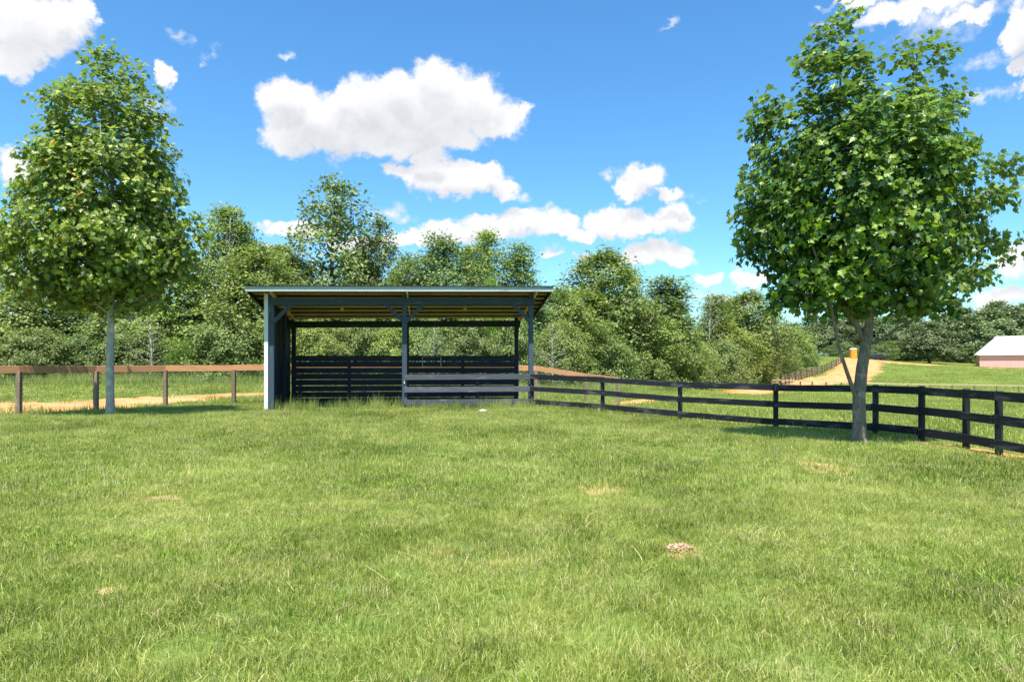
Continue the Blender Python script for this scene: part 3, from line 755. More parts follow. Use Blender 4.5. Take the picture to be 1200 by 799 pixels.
# ------------------------------------------------------------------ wild trees: a few prototypes, then copies
def wild_proto(kind, seed, lmat, bmat, ncl, per, lsize, env, spread=.42, flat=.6, nlimb=16, droop=0., hstart=.12, bare=.0):
    """unit tree 10 m tall, crown radius given by env(t) in metres at height 10*t"""
    global rnd, rng
    rnd = random.Random(seed); rng = np.random.default_rng(seed)
    tb = MB(); top = 9.4; nodes = []
    tw = [(0, 0, -.4)]; x = y = 0
    for k in range(1, 9): x += rnd.uniform(-.14, .14); y += rnd.uniform(-.14, .14); tw.append((x, y, top*k/8))
    rad = [.17*(1-.9*i/8)+.012 for i in range(9)]; rad[0] *= 1.3
    tb.tube(tw, rad, 8)
    def tp(z):
        i = min(7, max(0, int(z/top*8))); t = z/top*8-i; a, b = Vector(tw[i]), Vector(tw[i+1]); return a.lerp(b, t)
    for k in range(nlimb):
        z = 10*(hstart+(.86-hstart)*(k+.5)/nlimb); a = k*2.4+rnd.uniform(-.4, .4); r = env(min(1, z/10+.1))*rnd.uniform(.75, 1.05)
        s = tp(z*.93); e = Vector((math.cos(a)*r, math.sin(a)*r, z+rnd.uniform(.3, 1.3)-droop))
        pts = bez(s, e, .05, 6, .06); r0 = .07*(1-z/13)
        tb.tube(pts, [r0*(1-.15*i) for i in range(6)], 5, False); nodes += [(p, r0*.5) for p in pts[1:]]
    for k in range(9): nodes.append((Vector(tw[k]), .04))
    A = np.array([tuple(n[0]) for n in nodes]); cl = []
    ph = rng.uniform(0, 6.28, 6)
    while len(cl) < ncl:
        t = rng.uniform(hstart, 1.0); a = rng.uniform(0, 6.283)
        lump = 1+.20*math.sin(a*3+ph[0]+t*9)+.13*math.sin(a*5+ph[1]-t*17)+.10*math.sin(t*31+ph[2]+a*2)
        R_ = env(t)*lump; u = rng.random()
        if rng.random() > R_/3.2+.15: continue
        r = R_*(u**.42); p = tp(min(top, t*10)); cl.append((p.x+r*math.cos(a), p.y+r*math.sin(a), t*10+rng.normal()*.15))
    cl = np.array(cl)
    for c in cl[::2 if ncl > 160 else 1]:
        dd = np.sqrt(((A-c)**2).sum(1))+np.maximum(0, A[:, 2]-c[2])*1.2; j = int(dd.argmin())
        tb.tube(bez(A[j], c, -.03, 4, .1), [.016, .012, .009, .006], 4, False)
    n = ncl*per; cp = np.repeat(cl, per, 0); off = rng.normal(size=(n, 3)); off *= spread*np.array([1, 1, flat])*.75
    P = cp+off; P[:, 2] = np.maximum(P[:, 2], .15)
    o = P-np.array([0, 0, 4.]); o /= np.linalg.norm(o, axis=1, keepdims=True)
    Nn = o*.75+np.array([0, 0, .35])+rng.normal(size=(n, 3))*.55
    tang = off+o*.2+rng.normal(size=(n, 3))*.2
    V, Tt, _ = leaves(P, Nn, lsize*rng.uniform(.6, 1.3, n), 'diamond', tang)
    return tb.mesh('trunk', bmat, True), np_mesh('crown', V, Tt, lmat)

def env_broad(w, lo=.2, peak=.45):
    return lambda t: w*max(.05, (math.sin(math.pi*min(1, max(0, (t-lo*.3)/(1-lo*.3)))**(.75)))**.7)
def env_cone(w): return lambda t: w*max(.06, (1.02-t)**.52)*min(1, .5+t*2)*.85
def env_shrub(w): return lambda t: w*math.sqrt(max(.02, 1-max(0, t)**2.2))
PROTO = {
 'broad_a': wild_proto('b', 21, MT['wild_a'], MT['bark_brown'], 340, 58, .23, env_broad(3.3), .36, .95),
 'broad_b': wild_proto('b', 22, MT['wild_b'], MT['bark_brown'], 340, 58, .23, env_broad(3.5), .38, .95),
 'feather': wild_proto('f', 23, MT['wild_b'], MT['bark_dark'], 340, 46, .19, env_cone(3.0), .32, .45, nlimb=24),
 'upright': wild_proto('u', 24, MT['wild_a'], MT['bark_dark'], 260, 50, .20, env_cone(2.2), .34, .7, nlimb=20),
 'open': wild_proto('o', 25, MT['wild_c'], MT['bark_dark'], 230, 24, .26, env_broad(2.9, .3), .30, .7, nlimb=22, hstart=.25),
 'dense': wild_proto('d', 26, MT['wild_c'], MT['bark_dark'], 330, 70, .20, env_broad(2.8), .36, .8),
 'shrub_a': wild_proto('s', 27, MT['wild_a'], MT['bark_brown'], 420, 46, .36, env_shrub(6.5), .55, .8, hstart=.02),
 'shrub_b': wild_proto('s', 28, MT['wild_b'], MT['bark_brown'], 420, 46, .36, env_shrub(6.0), .55, .8, hstart=.02),
 'shrub_c': wild_proto('s', 29, MT['wild_c'], MT['bark_dark'], 420, 46, .36, env_shrub(6.0), .55, .8, hstart=.02),
 'bright': wild_proto('s', 30, MT['bright'], MT['bark_brown'], 240, 34, .34, env_shrub(6.0), .8, .9, hstart=.02),
 'bare': wild_proto('x', 41, MT['wild_a'], MT['bark_pale'], 240, 7, .2, env_broad(3.0), .3, .8, nlimb=26, hstart=.12),
 'far_a': wild_proto('F', 31, MT['wild_d'], MT['bark_dark'], 260, 44, .34, env_broad(3.3), .5, hstart=.16),
 'far_b': wild_proto('F', 32, MT['wild_d'], MT['bark_dark'], 260, 44, .34, env_broad(2.7), .5, hstart=.10),
 'far_pine': wild_proto('F', 33, MT['wild_d'], MT['bark_dark'], 240, 44, .30, env_cone(2.4), .45, .4, nlimb=26, hstart=.2),
}
rnd = random.Random(99); rng = np.random.default_rng(99)
MADE = {}
def wild(kind, px, ytop, wpx, d, label, name='wild_tree', cat='tree', group='trees of the hedgerow beyond the paddock'):
    x = (px-600)/F*d; z0 = h1(x, d); ht = (EYE+(HZ-ytop)*d/F)-z0
    natural = {'broad_a': 2.9, 'broad_b': 3.1, 'feather': 2.6, 'upright': 2.1, 'open': 2.9, 'bare': 3.0, 'dense': 2.8, 'far_a': 3.3, 'far_b': 2.7, 'far_pine': 2.3}.get(kind, 6.3)
    s = ht/10.; sw = (wpx*d/F)/natural*(1.16 if 40 < d < 120 and kind[:5] != 'shrub' else 1.12)
    if kind not in MADE:
        root = bpy.data.objects.new(name, None); col.objects.link(root)
        tm, cm = PROTO[kind]
        a = bpy.data.objects.new('trunk', tm); a.parent = root; col.objects.link(a)
        b = bpy.data.objects.new('crown', cm); b.parent = root; col.objects.link(b)
        MADE[kind] = root; r = root
    else: r = copy_tree(MADE[kind])
    r.name = name; r.location = (x, d, z0-.1); r.rotation_euler = (0, 0, rnd.uniform(0, 6.28)); r.scale = (sw, sw, s)
    r['label'] = label; r['category'] = cat; r['group'] = group
    return r

TR = [
 ('broad_b', -45, 300, 60, 44, 'yellow-green hedgerow tree cut by the left edge of the picture, behind the big pale-trunked tree'),
 ('broad_a', 30, 338, 55, 43, 'olive hedgerow tree under the left skirt of the big pale-trunked tree'),
 ('dense', 95, 345, 50, 45, 'dark hedgerow tree just left of the pale trunk on the lawn'),
 ('broad_a', 165, 335, 50, 44, 'olive hedgerow tree just right of the pale trunk on the lawn'),
 ('feather', 215, 300, 50, 43, 'feathery hedgerow tree behind the right skirt of the big pale-trunked tree'),
 ('feather', 258, 240, 46, 45, 'tall feathery tree with thin twiggy top between the left lawn tree and the shelter'),
 ('broad_b', 300, 288, 48, 43, 'yellow-green bushy tree just left of the shelter roof end'),
 ('open', 386, 206, 54, 48, 'tallest open-branched tree, dark sparse leaves, above the left half of the shelter roof'),
 ('open', 443, 252, 30, 49, 'slim open tree just right of the tallest open-branched tree'),
 ('broad_a', 345, 300, 36, 46, 'low olive tree above the left end of the shelter roof'),
 ('broad_b', 480, 300, 34, 47, 'yellow-green tree left of the dark round-headed tree over the shelter roof'),
 ('dense', 523, 276, 44, 47, 'dark round-headed dense tree above the middle of the shelter roof'),
 ('feather', 574, 268, 32, 48, 'feathery pale tree right of the dark round-headed tree'),
 ('upright', 618, 282, 34, 48, 'upright pale tree above the right end of the shelter roof'),
 ('broad_b', 655, 338, 40, 50, 'low yellow-green tree just right of the shelter roof end'),
 ('broad_a', 706, 294, 50, 56, 'broad olive tree, tallest of the hedgerow right of the shelter'),
 ('feather', 690, 340, 45, 53, 'lower feathery tree at the foot of the broad olive tree right of the shelter'),
 ('upright', 768, 322, 44, 60, 'upright tree sloping down to the right beside the broad olive tree'),
 ('broad_b', 742, 352, 42, 57, 'yellow-green rounded tree below the upright one right of the shelter'),
 ('feather', 805, 378, 36, 66, 'short bright feathery tree in the dip of the hedgerow skyline'),
 ('upright', 836, 343, 28, 76, 'thin-topped tree right of the dip in the hedgerow skyline'),
 ('broad_a', 876, 342, 40, 82, 'olive rounded tree left of the forked lawn tree crown'),
 ('broad_b', 845, 378, 36, 76, 'low yellow-green tree under the thin-topped one'),
 ('broad_a', 903, 362, 20, 100, 'rounded olive tree near the right end of the hedgerow'),
 ('broad_b', 934, 384, 15, 118, 'last small yellow-green tree of the hedgerow above the hillside fence'),
 ('dense', 884, 385, 22, 92, 'dark low tree between two olive trees at the right of the hedgerow'),
 ('bare', 178, 372, 30, 39, 'nearly leafless grey twiggy small tree right of the pale trunk, over the brown fence'),
 ('bare', 270, 240, 30, 44, 'tall thin tree with bare grey twigs at its top left of the shelter'),
 ('bare', 508, 378, 26, 39.5, 'pale leafless branches seen through the right bay of the shelter'),
 ('bare', 648, 372, 26, 43, 'small pale twiggy tree just right of the shelter, over the black fence'),
 ('bare', 832, 338, 20, 74, 'brownish twiggy treetop right of the dip in the hedgerow skyline'),
 ('upright', 282, 262, 34, 47, 'narrow olive tree just behind the yellow-green tree left of the shelter roof'),
 ('feather', 325, 284, 34, 47, 'feathery tree poking above the left corner of the shelter roof'),
 ('broad_b', 422, 292, 34, 50, 'low yellow-green tree between the two open-branched trees over the shelter'),
 ('feather', 552, 286, 26, 50, 'feathery tree close behind the dark round-headed tree'),
 ('feather', 735, 312, 30, 60, 'feathery treetop on the right shoulder of the broad olive tree'),
 ('upright', 860, 352, 22, 88, 'upright tree between the thin-topped and the olive rounded tree'),
 ('feather', 788, 352, 28, 66, 'feathery treetop left of the dip in the hedgerow skyline'),
]
for t in TR: wild(*t)
SHR = [
 ('shrub_b', -10, 378, 60, 40, 'yellow-green shrub at the left edge above the brown board fence'),
 ('shrub_a', 45, 385, 44, 39.5, 'olive shrub left of the pale trunk above the brown board fence'),
 ('shrub_c', 100, 392, 40, 41, 'dark shrub close to the left of the pale trunk'),
 ('shrub_a', 165, 380, 44, 41, 'olive shrub right of the pale trunk with bare twigs'),
 ('bright', 214, 398, 20, 39.5, 'bright green small bush between the pale trunk and the shelter'),
 ('shrub_a', 265, 370, 50, 41, 'olive shrub left of the pale corner board of the shelter'),
 ('shrub_b', 325, 372, 40, 42, 'yellow-green shrub behind the left wall of the shelter'),
 ('shrub_b', 372, 376, 34, 42, 'pale shrub seen through the left bay of the shelter, left part'),
 ('shrub_a', 420, 372, 36, 43, 'olive shrub seen through the left bay of the shelter, middle part'),
 ('shrub_b', 462, 378, 32, 42.5, 'yellow-green shrub seen beside the middle post of the shelter'),
 ('shrub_a', 505, 374, 34, 43, 'olive shrub with bare twigs seen through the right bay of the shelter'),
 ('shrub_a', 398, 352, 60, 47, 'tall olive thicket seen behind the shrubs through the left bay of the shelter'),
 ('shrub_c', 552, 372, 34, 43, 'dark shrub seen through the right bay of the shelter'),
 ('shrub_c', 600, 370, 34, 44, 'dark shrub behind the right posts of the shelter'),
 ('shrub_b', 655, 378, 40, 46, 'yellow-green shrub just right of the shelter post'),
 ('shrub_a', 705, 388, 38, 51, 'olive shrub below the broad olive tree'),
 ('bright', 576, 322, 12, 44, 'small bright green sapling showing above the shelter roof right of centre'),
 ('shrub_b', 752, 395, 36, 55, 'yellow-green shrub above the second post right of the shelter'),
 ('shrub_b', 800, 396, 34, 61, 'bright yellow-green shrub in the dip of the hedgerow'),
 ('shrub_a', 845, 400, 32, 70, 'olive shrub halfway along the hedgerow right of the dip'),
 ('shrub_c', 868, 404, 22, 80, 'dark shrub by the start of the hillside fence'),
 ('shrub_b', 893, 404, 20, 88, 'rounded pale shrub left of the hillside fence'),
 ('shrub_b', 924, 402, 14, 104, 'rounded pale shrub above the middle of the hillside fence'),
 ('shrub_a', 950, 406, 9, 128, 'last shrub at the top of the hillside fence'),
]
for k, px, yt, wp, d, lab in SHR: wild(k, px, yt, wp, d, lab, 'shrub', 'shrub', 'shrubs along the foot of the hedgerow')
FAR = [('far_a', 975, 372, 24, 178), ('far_pine', 955, 368, 18, 190), ('far_b', 1000, 366, 24, 186), ('far_a', 1025, 372, 26, 180), ('far_b', 1050, 368, 24, 184), ('far_pine', 1065, 362, 18, 198), ('far_a', 1110, 366, 28, 186),
       ('far_b', 1135, 370, 24, 182), ('far_pine', 1128, 360, 18, 200), ('far_b', 1158, 362, 26, 196), ('far_a', 1185, 358, 30, 198), ('far_pine', 1170, 352, 18, 206), ('far_a', 1225, 356, 30, 196), ('far_b', 1265, 358, 30, 200), ('far_pine', 1205, 354, 18, 208), ('far_pine', 1020, 358, 17, 206), ('far_a', 930, 378, 22, 175)]
FL = ['far tree behind the leaning side branch of the forked lawn tree', 'far pine at the left end of the distant wood', 'far tree right behind the orange portable toilet', 'far tree behind the forked trunk of the lawn tree',
 'far tree just right of the forked trunk', 'tall far pine right of the forked trunk', 'far tree right of the lone dark field tree', 'far tree between the lone dark tree and the barn', 'far pine standing over the trees left of the barn',
 'far tree above the left end of the barn roof', 'far broad tree behind the white barn roof', 'tallest far pine above the left slope of the barn roof', 'far tree behind the barn at the right edge', 'far tree out past the right edge behind the barn',
 'far pine behind the barn ridge', 'far pine poking up behind the forked trunk', 'far tree where hedgerow and distant wood meet']
for t, lab in zip(FAR, FL): wild(*t, lab, 'woodland_tree', 'tree', 'trees of the distant wood')
wild('far_a', 1090, 376, 26, 166, 'lone dark tree with a visible trunk in the far field left of the barn', 'woodland_tree', 'tree', 'trees of the distant wood')
for px, yt, wp, d, lab in ((985, 403, 22, 168, 'low bush left of the orange portable toilet'), (1045, 400, 22, 172, 'low bush behind the parked car'), (1130, 403, 26, 180, 'low bush at the wood edge left of the barn'), (1020, 404, 20, 172, 'low bush right of the orange portable toilet'),
                           (1070, 402, 20, 184, 'low bush left of the lone dark tree'), (1165, 400, 26, 192, 'low bush behind the left corner of the barn'), (1105, 404, 22, 188, 'low bush right of the lone dark tree')):
    wild('shrub_c', px, yt, wp, d, lab, 'shrub', 'shrub', 'bushes at the edge of the distant wood')

# ------------------------------------------------------------------ barn, portable toilet, car, stone, mound
bxl, bd = (1148-600)/F*158, 158.; bz = h1(bxl+10, bd)-.1
barn = thing('barn', 'long pink barn with white hip roof at the right edge of the far field', 'barn', (bxl, bd, bz), R(-30))
LN, DP, WH, RH = 30., 9., 3.1, 4.4
wb = MB()
wb.box((LN/2, DP/2, WH/2), (LN, DP, WH), .01); wb.build('wall', MT['pink'], barn)
rb = MB(); ov = .5
rb.quadset([(-ov, -ov, WH-.05), (LN+ov, -ov, WH-.05), (LN+ov, DP+ov, WH-.05), (-ov, DP+ov, WH-.05), (3.6, DP/2, WH+RH), (LN-3.6, DP/2, WH+RH),
            (-ov, -ov, WH+.12), (LN+ov, -ov, WH+.12), (LN+ov, DP+ov, WH+.12), (-ov, DP+ov, WH+.12)],
           [(3, 2, 1, 0), (0, 1, 7, 6), (1, 2, 8, 7), (2, 3, 9, 8), (3, 0, 6, 9), (6, 7, 5, 4), (8, 9, 4, 5), (9, 6, 4), (7, 8, 5)])
roof = rb.build('roof', MT['roofwhite'], barn)
sm = MB()
for k in range(26):
    x = .6+k*1.15
    t1 = min(1, (x+ov)/(3.6+ov)) if x < 3.6 else (min(1, (LN+ov-x)/(3.6+ov)) if x > LN-3.6 else 1)
    sm.bar((x, -ov, WH+.15), (x, -ov+(DP/2+ov)*t1, WH+.15+(RH-.12)*t1), .05, .05)
sm.build('roof_seam', MT['roofwhite'], roof, kind='stuff')
sm = MB()
for k in range(60): sm.bar((.25+k*.5, -.02, .05), (.25+k*.5, -.02, WH-.1), .05, .04, (0, 1, 0))
sm.build('siding_rib', MT['pink'], barn, kind='stuff')
MB().box((LN/2, -.03, .12), (LN, .08, .24)).build('footing', MT['stone'], barn)

px_, pd_ = (1000-600)/F*152, 152.
pt = thing('portable_toilet', 'orange portable toilet with a white roof on the clay rise', 'portable toilet', (px_, pd_, h1(px_, pd_)), R(-8))
MB().box((0, 0, 1.08), (1.15, 1.15, 2.1), .03).build('cabin', MT['orange'], pt)
rb = MB(); n = 8
vs = []; fs = []
for i in range(n+1):
    a = math.pi*i/n; vs += [(-.62*math.cos(a), -.62, 2.12+.30*math.sin(a)), (-.62*math.cos(a), .62, 2.12+.30*math.sin(a))]
for i in range(n): fs.append((2*i, 2*i+1, 2*i+3, 2*i+2))
fs += [tuple(2*i for i in range(n+1)), tuple(2*i+1 for i in range(n, -1, -1)), (0, 2*n, 2*n+1, 1)]
rb.quadset(vs, fs).build('roof', MT['white'], pt)
dr = MB().box((0, -.60, 1.02), (.75, .04, 1.85), .01).build('door', MT['orange'], pt)
MB().box((.28, -.64, 1.0), (.06, .04, .16), .005).build('handle', MT['white'], dr)

cx_, cd_ = (1028-600)/F*158, 158.
car = thing('parked_car', 'small dark car parked on the clay behind the forked trunk', 'car', (cx_, cd_, h1(cx_, cd_)+.05), R(6))
prof = [(-2.1, .35), (-2.12, .75), (-1.3, .92), (-.75, 1.40), (.75, 1.42), (1.45, .95), (2.1, .85), (2.15, .38)]
b = MB(); vs = [(x, -.85*(1 if z < 1 else .82), z) for x, z in prof]+[(x, .85*(1 if z < 1 else .82), z) for x, z in prof]
b.quadset(vs, [tuple(range(8)), tuple(range(15, 7, -1))]+[(i, (i+1) % 8+0, (i+1) % 8+8, i+8)[::-1] for i in range(8)])
body = b.build('body', MT['car'], car)
b = MB(); b.quadset([(-1.05, -.80, .97), (1.25, -.80, .97), (.68, -.725, 1.36), (-.70, -.725, 1.34)], [(0, 1, 2, 3)]); b.quadset([(-1.25, -.6, .95), (-1.25, .6, .95), (-.78, .55, 1.385), (-.78, -.55, 1.385)], [(0, 1, 2, 3)])
b.build('window', MT['glass'], body)
for sx_ in (-1.3, 1.35):
    for sy in (-.80, .80): MB().tube([(sx_, sy-.1, .32), (sx_, sy+.1, .32)], .32, 14).build('wheel', MT['rubber'], car)

def lump(name, label, cat, x, y, rx, ry, rz, m, seed, sink=.3, n=14):
    r = random.Random(seed); V = []; T = []
    for i in range(n//2+1):
        th = math.pi*i/(n//2)
        for k in range(n):
            a = 2*math.pi*k/n; q = 1+r.uniform(-.14, .14)
            V.append((rx*q*math.sin(th)*math.cos(a), ry*q*math.sin(th)*math.sin(a), rz*q*math.cos(th)))
    for i in range(n//2):
        for k in range(n): T.append((i*n+k, (i+1)*n+k, (i+1)*n+(k+1) % n, i*n+(k+1) % n))
    o = bpy.data.objects.new(name, np_mesh(name, V, T, m)); o.location = (x, y, float(HM(x, y))+rz*sink)
    return put(o, name, None, label, cat)
d = 22.6; lump('stone', 'small white stone in the grass before the shelter', 'stone', (566-600)/F*d, d, .14, .09, .07, MT['stone'], 3, .9)
d = EYE*F/(647-HZ); mx_, my_ = (797-600)/F*d, d; r_ = np.random.default_rng(4); V = []; T = []
for i in range(150):
    a_ = r_.uniform(0, 6.283); q = r_.random()**.6; cx, cy = .15*q*math.cos(a_), .13*q*math.sin(a_); cz = .045*(1-q*q); rr = r_.uniform(.006, .019)*(1.2-.5*q); b0 = len(V)
    for vx in ((1, 0, 0), (0, 1, 0), (-1, 0, 0), (0, -1, 0), (0, 0, 1), (0, 0, -1)):
        j = r_.uniform(.7, 1.3); V.append((cx+vx[0]*rr*j, cy+vx[1]*rr*j, cz+vx[2]*rr*j*.8))
    for f in ((0, 1, 4), (1, 2, 4), (2, 3, 4), (3, 0, 4), (1, 0, 5), (2, 1, 5), (3, 2, 5), (0, 3, 5)): T.append(tuple(b0+k for k in f))
o = bpy.data.objects.new('ant_hill', np_mesh('ant_hill', V, T, dirt_mat('red_brown_soil', (.40, .25, .16), (.30, .18, .11), (.52, .36, .24)))); o.location = (mx_, my_, float(HM(mx_, my_))+.025)
put(o, 'ant_hill', None, 'small crumbly red-brown mound of soil in the lawn right of centre', 'mound')

# ------------------------------------------------------------------ grass
def tuft_mesh(name, m, nb, radius, hmin, hmax, wd, lean, seed, segs=3, seed_heads=0):
    r = np.random.default_rng(seed); V = []; T = []
    for k in range(nb):
        a = r.uniform(0, 6.283); q = radius*math.sqrt(r.random()); bx, by = q*math.cos(a), q*math.sin(a)
        h = r.uniform(hmin, hmax)*(1.25 if r.random() < .1 else 1); la = r.uniform(0, 6.283); ln = h*abs(r.normal())*lean
        sa = r.uniform(0, 6.283); sx, sy = math.cos(sa), math.sin(sa); w_ = wd*r.uniform(.7, 1.3); b0 = len(V)
        for i in range(segs):
            t = i/segs; cx = bx+math.cos(la)*ln*t*t; cy = by+math.sin(la)*ln*t*t; cz = h*t*(1-.28*min(1, ln/h)*t)-.015*(i == 0)
            ww = w_*(1-.55*t)/2; V += [(cx-sx*ww, cy-sy*ww, cz), (cx+sx*ww, cy+sy*ww, cz)]
        V.append((bx+math.cos(la)*ln, by+math.sin(la)*ln, h*(1-.28*min(1, ln/h))))
        for i in range(segs-1):
            p = b0+2*i; T += [(p, p+1, p+3), (p, p+3, p+2)]
        p = b0+2*(segs-1); T.append((p, p+1, p+2))
    return np_mesh(name, V, T, m)

def scatter(name, P, S, Zs, tufts, label=None):
    """one object: a cloud of points, geometry nodes put a random tuft on each"""
    me = bpy.data.meshes.new(name); me.vertices.add(len(P)); me.vertices.foreach_set('co', np.asarray(P, np.float32).ravel())
    a = me.attributes.new('scl', 'FLOAT_VECTOR', 'POINT'); a.data.foreach_set('vector', np.stack([S, S, Zs], -1).astype(np.float32).ravel())
    n = len(P); rot = np.stack([rng.normal(size=n)*.08, rng.normal(size=n)*.08, rng.uniform(0, 6.283, n)], -1)
    a = me.attributes.new('rot', 'FLOAT_VECTOR', 'POINT'); a.data.foreach_set('vector', rot.astype(np.float32).ravel())
    me.update(); o = put(bpy.data.objects.new(name, me), name, kind='stuff')
    if label: o['label'] = label
    c = bpy.data.collections.new(name+'_tufts')
    for t in tufts: q = bpy.data.objects.new(t.name, t); c.objects.link(q)
    g = bpy.data.node_groups.new(name, 'GeometryNodeTree')
    g.interface.new_socket('Geometry', in_out='INPUT', socket_type='NodeSocketGeometry')
    g.interface.new_socket('Geometry', in_out='OUTPUT', socket_type='NodeSocketGeometry')
    G = NT(g); gi = G.node('NodeGroupInput'); go = G.node('NodeGroupOutput')
    ci = G.node('GeometryNodeCollectionInfo'); ci.inputs[0].default_value = c; ci.inputs['Separate Children'].default_value = True; ci.inputs['Reset Children'].default_value = True
    ip = G.node('GeometryNodeInstanceOnPoints'); ip.inputs['Pick Instance'].default_value = True
    for nm, sock in (('scl', 'Scale'), ('rot', 'Rotation')):
        na = G.node('GeometryNodeInputNamedAttribute', data_type='FLOAT_VECTOR'); na.inputs['Name'].default_value = nm
        if sock == 'Rotation':
            e = G.node('FunctionNodeEulerToRotation'); G.l.new(na.outputs[0], e.inputs[0]); G.l.new(e.outputs[0], ip.inputs[sock])
        else: G.l.new(na.outputs[0], ip.inputs[sock])
    rv = G.node('FunctionNodeRandomValue', data_type='INT'); rv.inputs['Min'].default_value = 0; rv.inputs['Max'].default_value = len(tufts)-1
    for o_ in rv.outputs:
        if o_.type == 'INT' and o_.enabled: G.l.new(o_, ip.inputs['Instance Index'])
    mp = G.node('GeometryNodeMeshToPoints'); G.l.new(gi.outputs[0], mp.inputs[0]); G.l.new(mp.outputs[0], ip.inputs['Points'])
    G.l.new(ci.outputs[0], ip.inputs['Instance']); G.l.new(ip.outputs[0], go.inputs[0])
    md = o.modifiers.new('scatter', 'NODES'); md.node_group = g
    return o

def wedge(y0, y1, dens, margin=1.15, extra=1.5, xmin=None, xmax=None):
    """points in the view wedge between depths y0 and y1 (a little wider than the view)"""
    A = (y1-y0)*(y0+y1)*.75*margin+2*extra*(y1-y0); n = int(A*dens)
    y = np.sqrt(rng.uniform(y0*y0, y1*y1, n)); x = rng.uniform(-1, 1, n)*(.75*margin*y+extra)
    return x, y
def fnoise(x, y, s, seed=0):
    r = np.random.default_rng(seed); out = np.zeros(len(x))
    for k in range(7):
        a = r.uniform(0, 6.28); f = s*r.uniform(.5, 2.2); out += np.sin((x*math.cos(a)+y*math.sin(a))*f+r.uniform(0, 6.28))
    return out/7**.5
fx = np.array([p[0] for p in bp[1:]]); fy = np.array([p[1] for p in bp[1:]])
def paddock_side(x, y):
    """True inside the lawn (near side of the fences)"""
    yb = np.interp(x, [-40, -20.6, -15.75, -13.35, -8.9, -8.4, .7, 3.02, 5.12, 7.07, 8.68, 9.2], [12, 15, 21.8, 26.3, 28.7, 25, 25, 22.7, 20.8, 18.3, 16.3, 13.8])
    return (y < yb)&(x < np.interp(y, [0, 9, 13.8, 16.3, 30], [9.6, 9.5, 9.4, 8.9, 9]))
def thin(x, y):
    keep = np.ones(len(x), bool)
    for (bx_, by_, rx, ry) in bare:
        q = ((x-bx_)/rx)**2+((y-by_)/(ry*2.2))**2; keep &= (q > 1)|(rng.random(len(x)) < .28+.5*np.clip(q, 0, 1)**1.2)
    k = near_path(x, y); keep &= (k > 1)|(rng.random(len(x)) < .02+.45*np.clip(k, 0, 1)**5)
    c = np.full(len(x), 1e9)
    for p, wd in zip(SF, WF): c = np.minimum(c, np.hypot(x-p.x, y-p.y)/(wd/2))
    keep &= (c > 1)|(rng.random(len(x)) < .1)
    return keep
tufts_near = [tuft_mesh('grass_tuft', MT['lawn'], 110, .20, .045, .095, .0042, .6, 100+k) for k in range(8)]
tufts_mid = [tuft_mesh('grass_tuft', MT['lawn'], 80, .24, .05, .11, .0075, .45, 200+k, 2) for k in range(8)]
tufts_tall = [tuft_mesh('tall_tuft', MT['tall'], 40, .20, .16, .42, .008, .35, 300+k, 3) for k in range(6)]
tufts_far = [tuft_mesh('field_tuft', MT['field'], 60, .55, .08, .22, .022, .5, 400+k, 2) for k in range(6)]

x, y = wedge(1.8, 9.5, 62); k = thin(x, y); x, y = x[k], y[k]
hn = fnoise(x, y, 1.1, 5); h2 = fnoise(x, y, 3.5, 6)
scatter('lawn_grass', np.stack([x, y, HM(x, y)], -1), rng.uniform(.8, 1.2, len(x)), np.clip(.85+.15*hn+.10*h2+rng.normal(size=len(x))*.08, .4, 1.4), tufts_near)
x, y = wedge(9.3, 30, 30); k = thin(x, y)&paddock_side(x, y); x, y = x[k], y[k]
hn = fnoise(x, y, .8, 7); h2 = fnoise(x, y, 3., 8); gr = np.clip((y-11)/10, 0, 1)
scatter('lawn_grass', np.stack([x, y, HM(x, y)], -1), rng.uniform(.9, 1.3, len(x)), np.clip(.9+.45*gr+.18*hn+.10*h2, .45, 2.0), tufts_mid)
# long grass round the shelter, the fences and scattered taller bunches on the lawn
x, y = wedge(9, 29, 16); inside = paddock_side(x, y)
dsh = np.where((x > -8.6)&(x < .9), np.abs(y-(24.1+(x+3.8)*.12)), 1e9)
dsh = np.minimum(dsh, np.where((x > -3.8)&(x < .8), np.abs(y-23.9), 1e9))
dfe = np.full(len(x), 1e9)
for i in range(1, len(bp)-4):
    for t in np.linspace(0, 1, 12): dfe = np.minimum(dfe, np.hypot(x-(bp[i][0]*(1-t)+bp[i+1][0]*t), y-(bp[i][1]*(1-t)+bp[i+1][1]*t)))
dlf = np.full(len(x), 1e9)
for i in range(2, 7):
    for t in np.linspace(0, 1, 12): dlf = np.minimum(dlf, np.hypot(x-(lp[i][0]*(1-t)+lp[i+1][0]*t), y-(lp[i][1]*(1-t)+lp[i+1][1]*t)))
dt = np.minimum(np.hypot(x-7.55, y-14.8), np.hypot(x+12.36, y-21))
pr = np.clip(1.3-dsh/.8, 0, 1)*1.0+np.clip(1.2-dfe/.7, 0, 1)*.75*(x < 8.6)+np.clip(1-dlf/.8, 0, 1)*.12+np.clip(1-dt/.8, 0, 1)*.5+.045*(fnoise(x, y, .7, 9) > .3)*(y > 12)
insh = (x > -8.4)&(x < .9)&(y > 24.3+(x+3.8)*.12)
k = (rng.random(len(x)) < pr)&(inside)&thin(x, y)&(~insh | (rng.random(len(x)) < .3)); x, y, dsh = x[k], y[k], dsh[k]
keep_ = np.hypot(x+3.7, y-22.9) > 1.0; x, y, dsh = x[keep_], y[keep_], dsh[keep_]
tallz = np.where(dsh < .9, rng.uniform(.7, 1.5, len(x))*np.where((x > -8)&(x < -3.8), 1.2, .85), rng.uniform(.4, .85, len(x)))
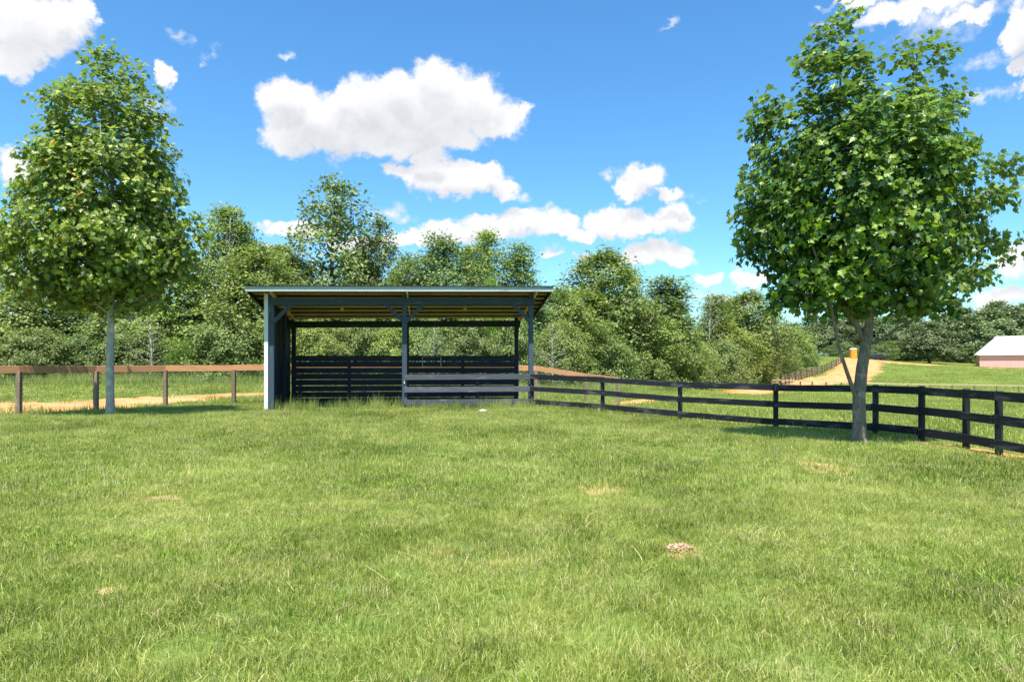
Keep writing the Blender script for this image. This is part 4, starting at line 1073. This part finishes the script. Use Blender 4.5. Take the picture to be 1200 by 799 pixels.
scatter('tall_grass', np.stack([x, y, HM(x, y)], -1), rng.uniform(.6, 1.1, len(x)), tallz, tufts_tall)
# pale dry stems lying about in the lawn
stems = [tuft_mesh('dry_stem', MT['straw'], 3, .12, .08, .2, .0034, 1.3, 500+k, 5) for k in range(5)]
x, y = wedge(3, 16, 1.6); k = (fnoise(x, y, .9, 21) > -.2)&paddock_side(x, y); x, y = x[k], y[k]
scatter('dry_stems', np.stack([x, y, HM(x, y)], -1), rng.uniform(.8, 1.3, len(x)), rng.uniform(.5, 1.0, len(x)), stems)
# clover and broad-leaved weeds in low patches
weeds_ = [tuft_mesh('weed_tuft', MT['weed'], 26, .16, .03, .07, .016, .9, 520+k, 3) for k in range(4)]
x, y = wedge(2.5, 18, 7.0); k = (fnoise(x, y, 1.3, 33) > .55)&paddock_side(x, y); x, y = x[k], y[k]
scatter('clover', np.stack([x, y, HM(x, y)+.02], -1), rng.uniform(.7, 1.2, len(x)), rng.uniform(.8, 1.4, len(x)), weeds_)
# field and verge beyond the fences
x, y = wedge(12.5, 60, 8.5, 1.1); k = thin(x, y)&~paddock_side(x, y); x, y = x[k], y[k]
scatter('field_grass', np.stack([x, y, HM(x, y)], -1), rng.uniform(.8, 1.2, len(x)), np.clip(.9+.35*fnoise(x, y, .5, 12), .4, 1.7), tufts_far)
x, y = wedge(60, 165, 1.6, 1.05, 2); k = thin(x, y)&(x > -5+.3*(y-60)); x, y = x[k], y[k]
scatter('field_grass', np.stack([x, y, HM(x, y)], -1), rng.uniform(1.4, 2.0, len(x)), np.clip(1.0+.35*fnoise(x, y, .3, 13), .4, 1.7), tufts_far)
# weeds below the hedgerow at left
x, y = wedge(29, 46, 9, 1.1); yb = np.interp(x, [-40, -10, 5, 12], [33.5, 37, 40, 46]); k = (y > yb)&(x < 12)&thin(x, y); x, y = x[k], y[k]
scatter('weeds', np.stack([x, y, HM(x, y)], -1), rng.uniform(1.2, 1.9, len(x)), rng.uniform(1.0, 2.2, len(x)), tufts_tall)
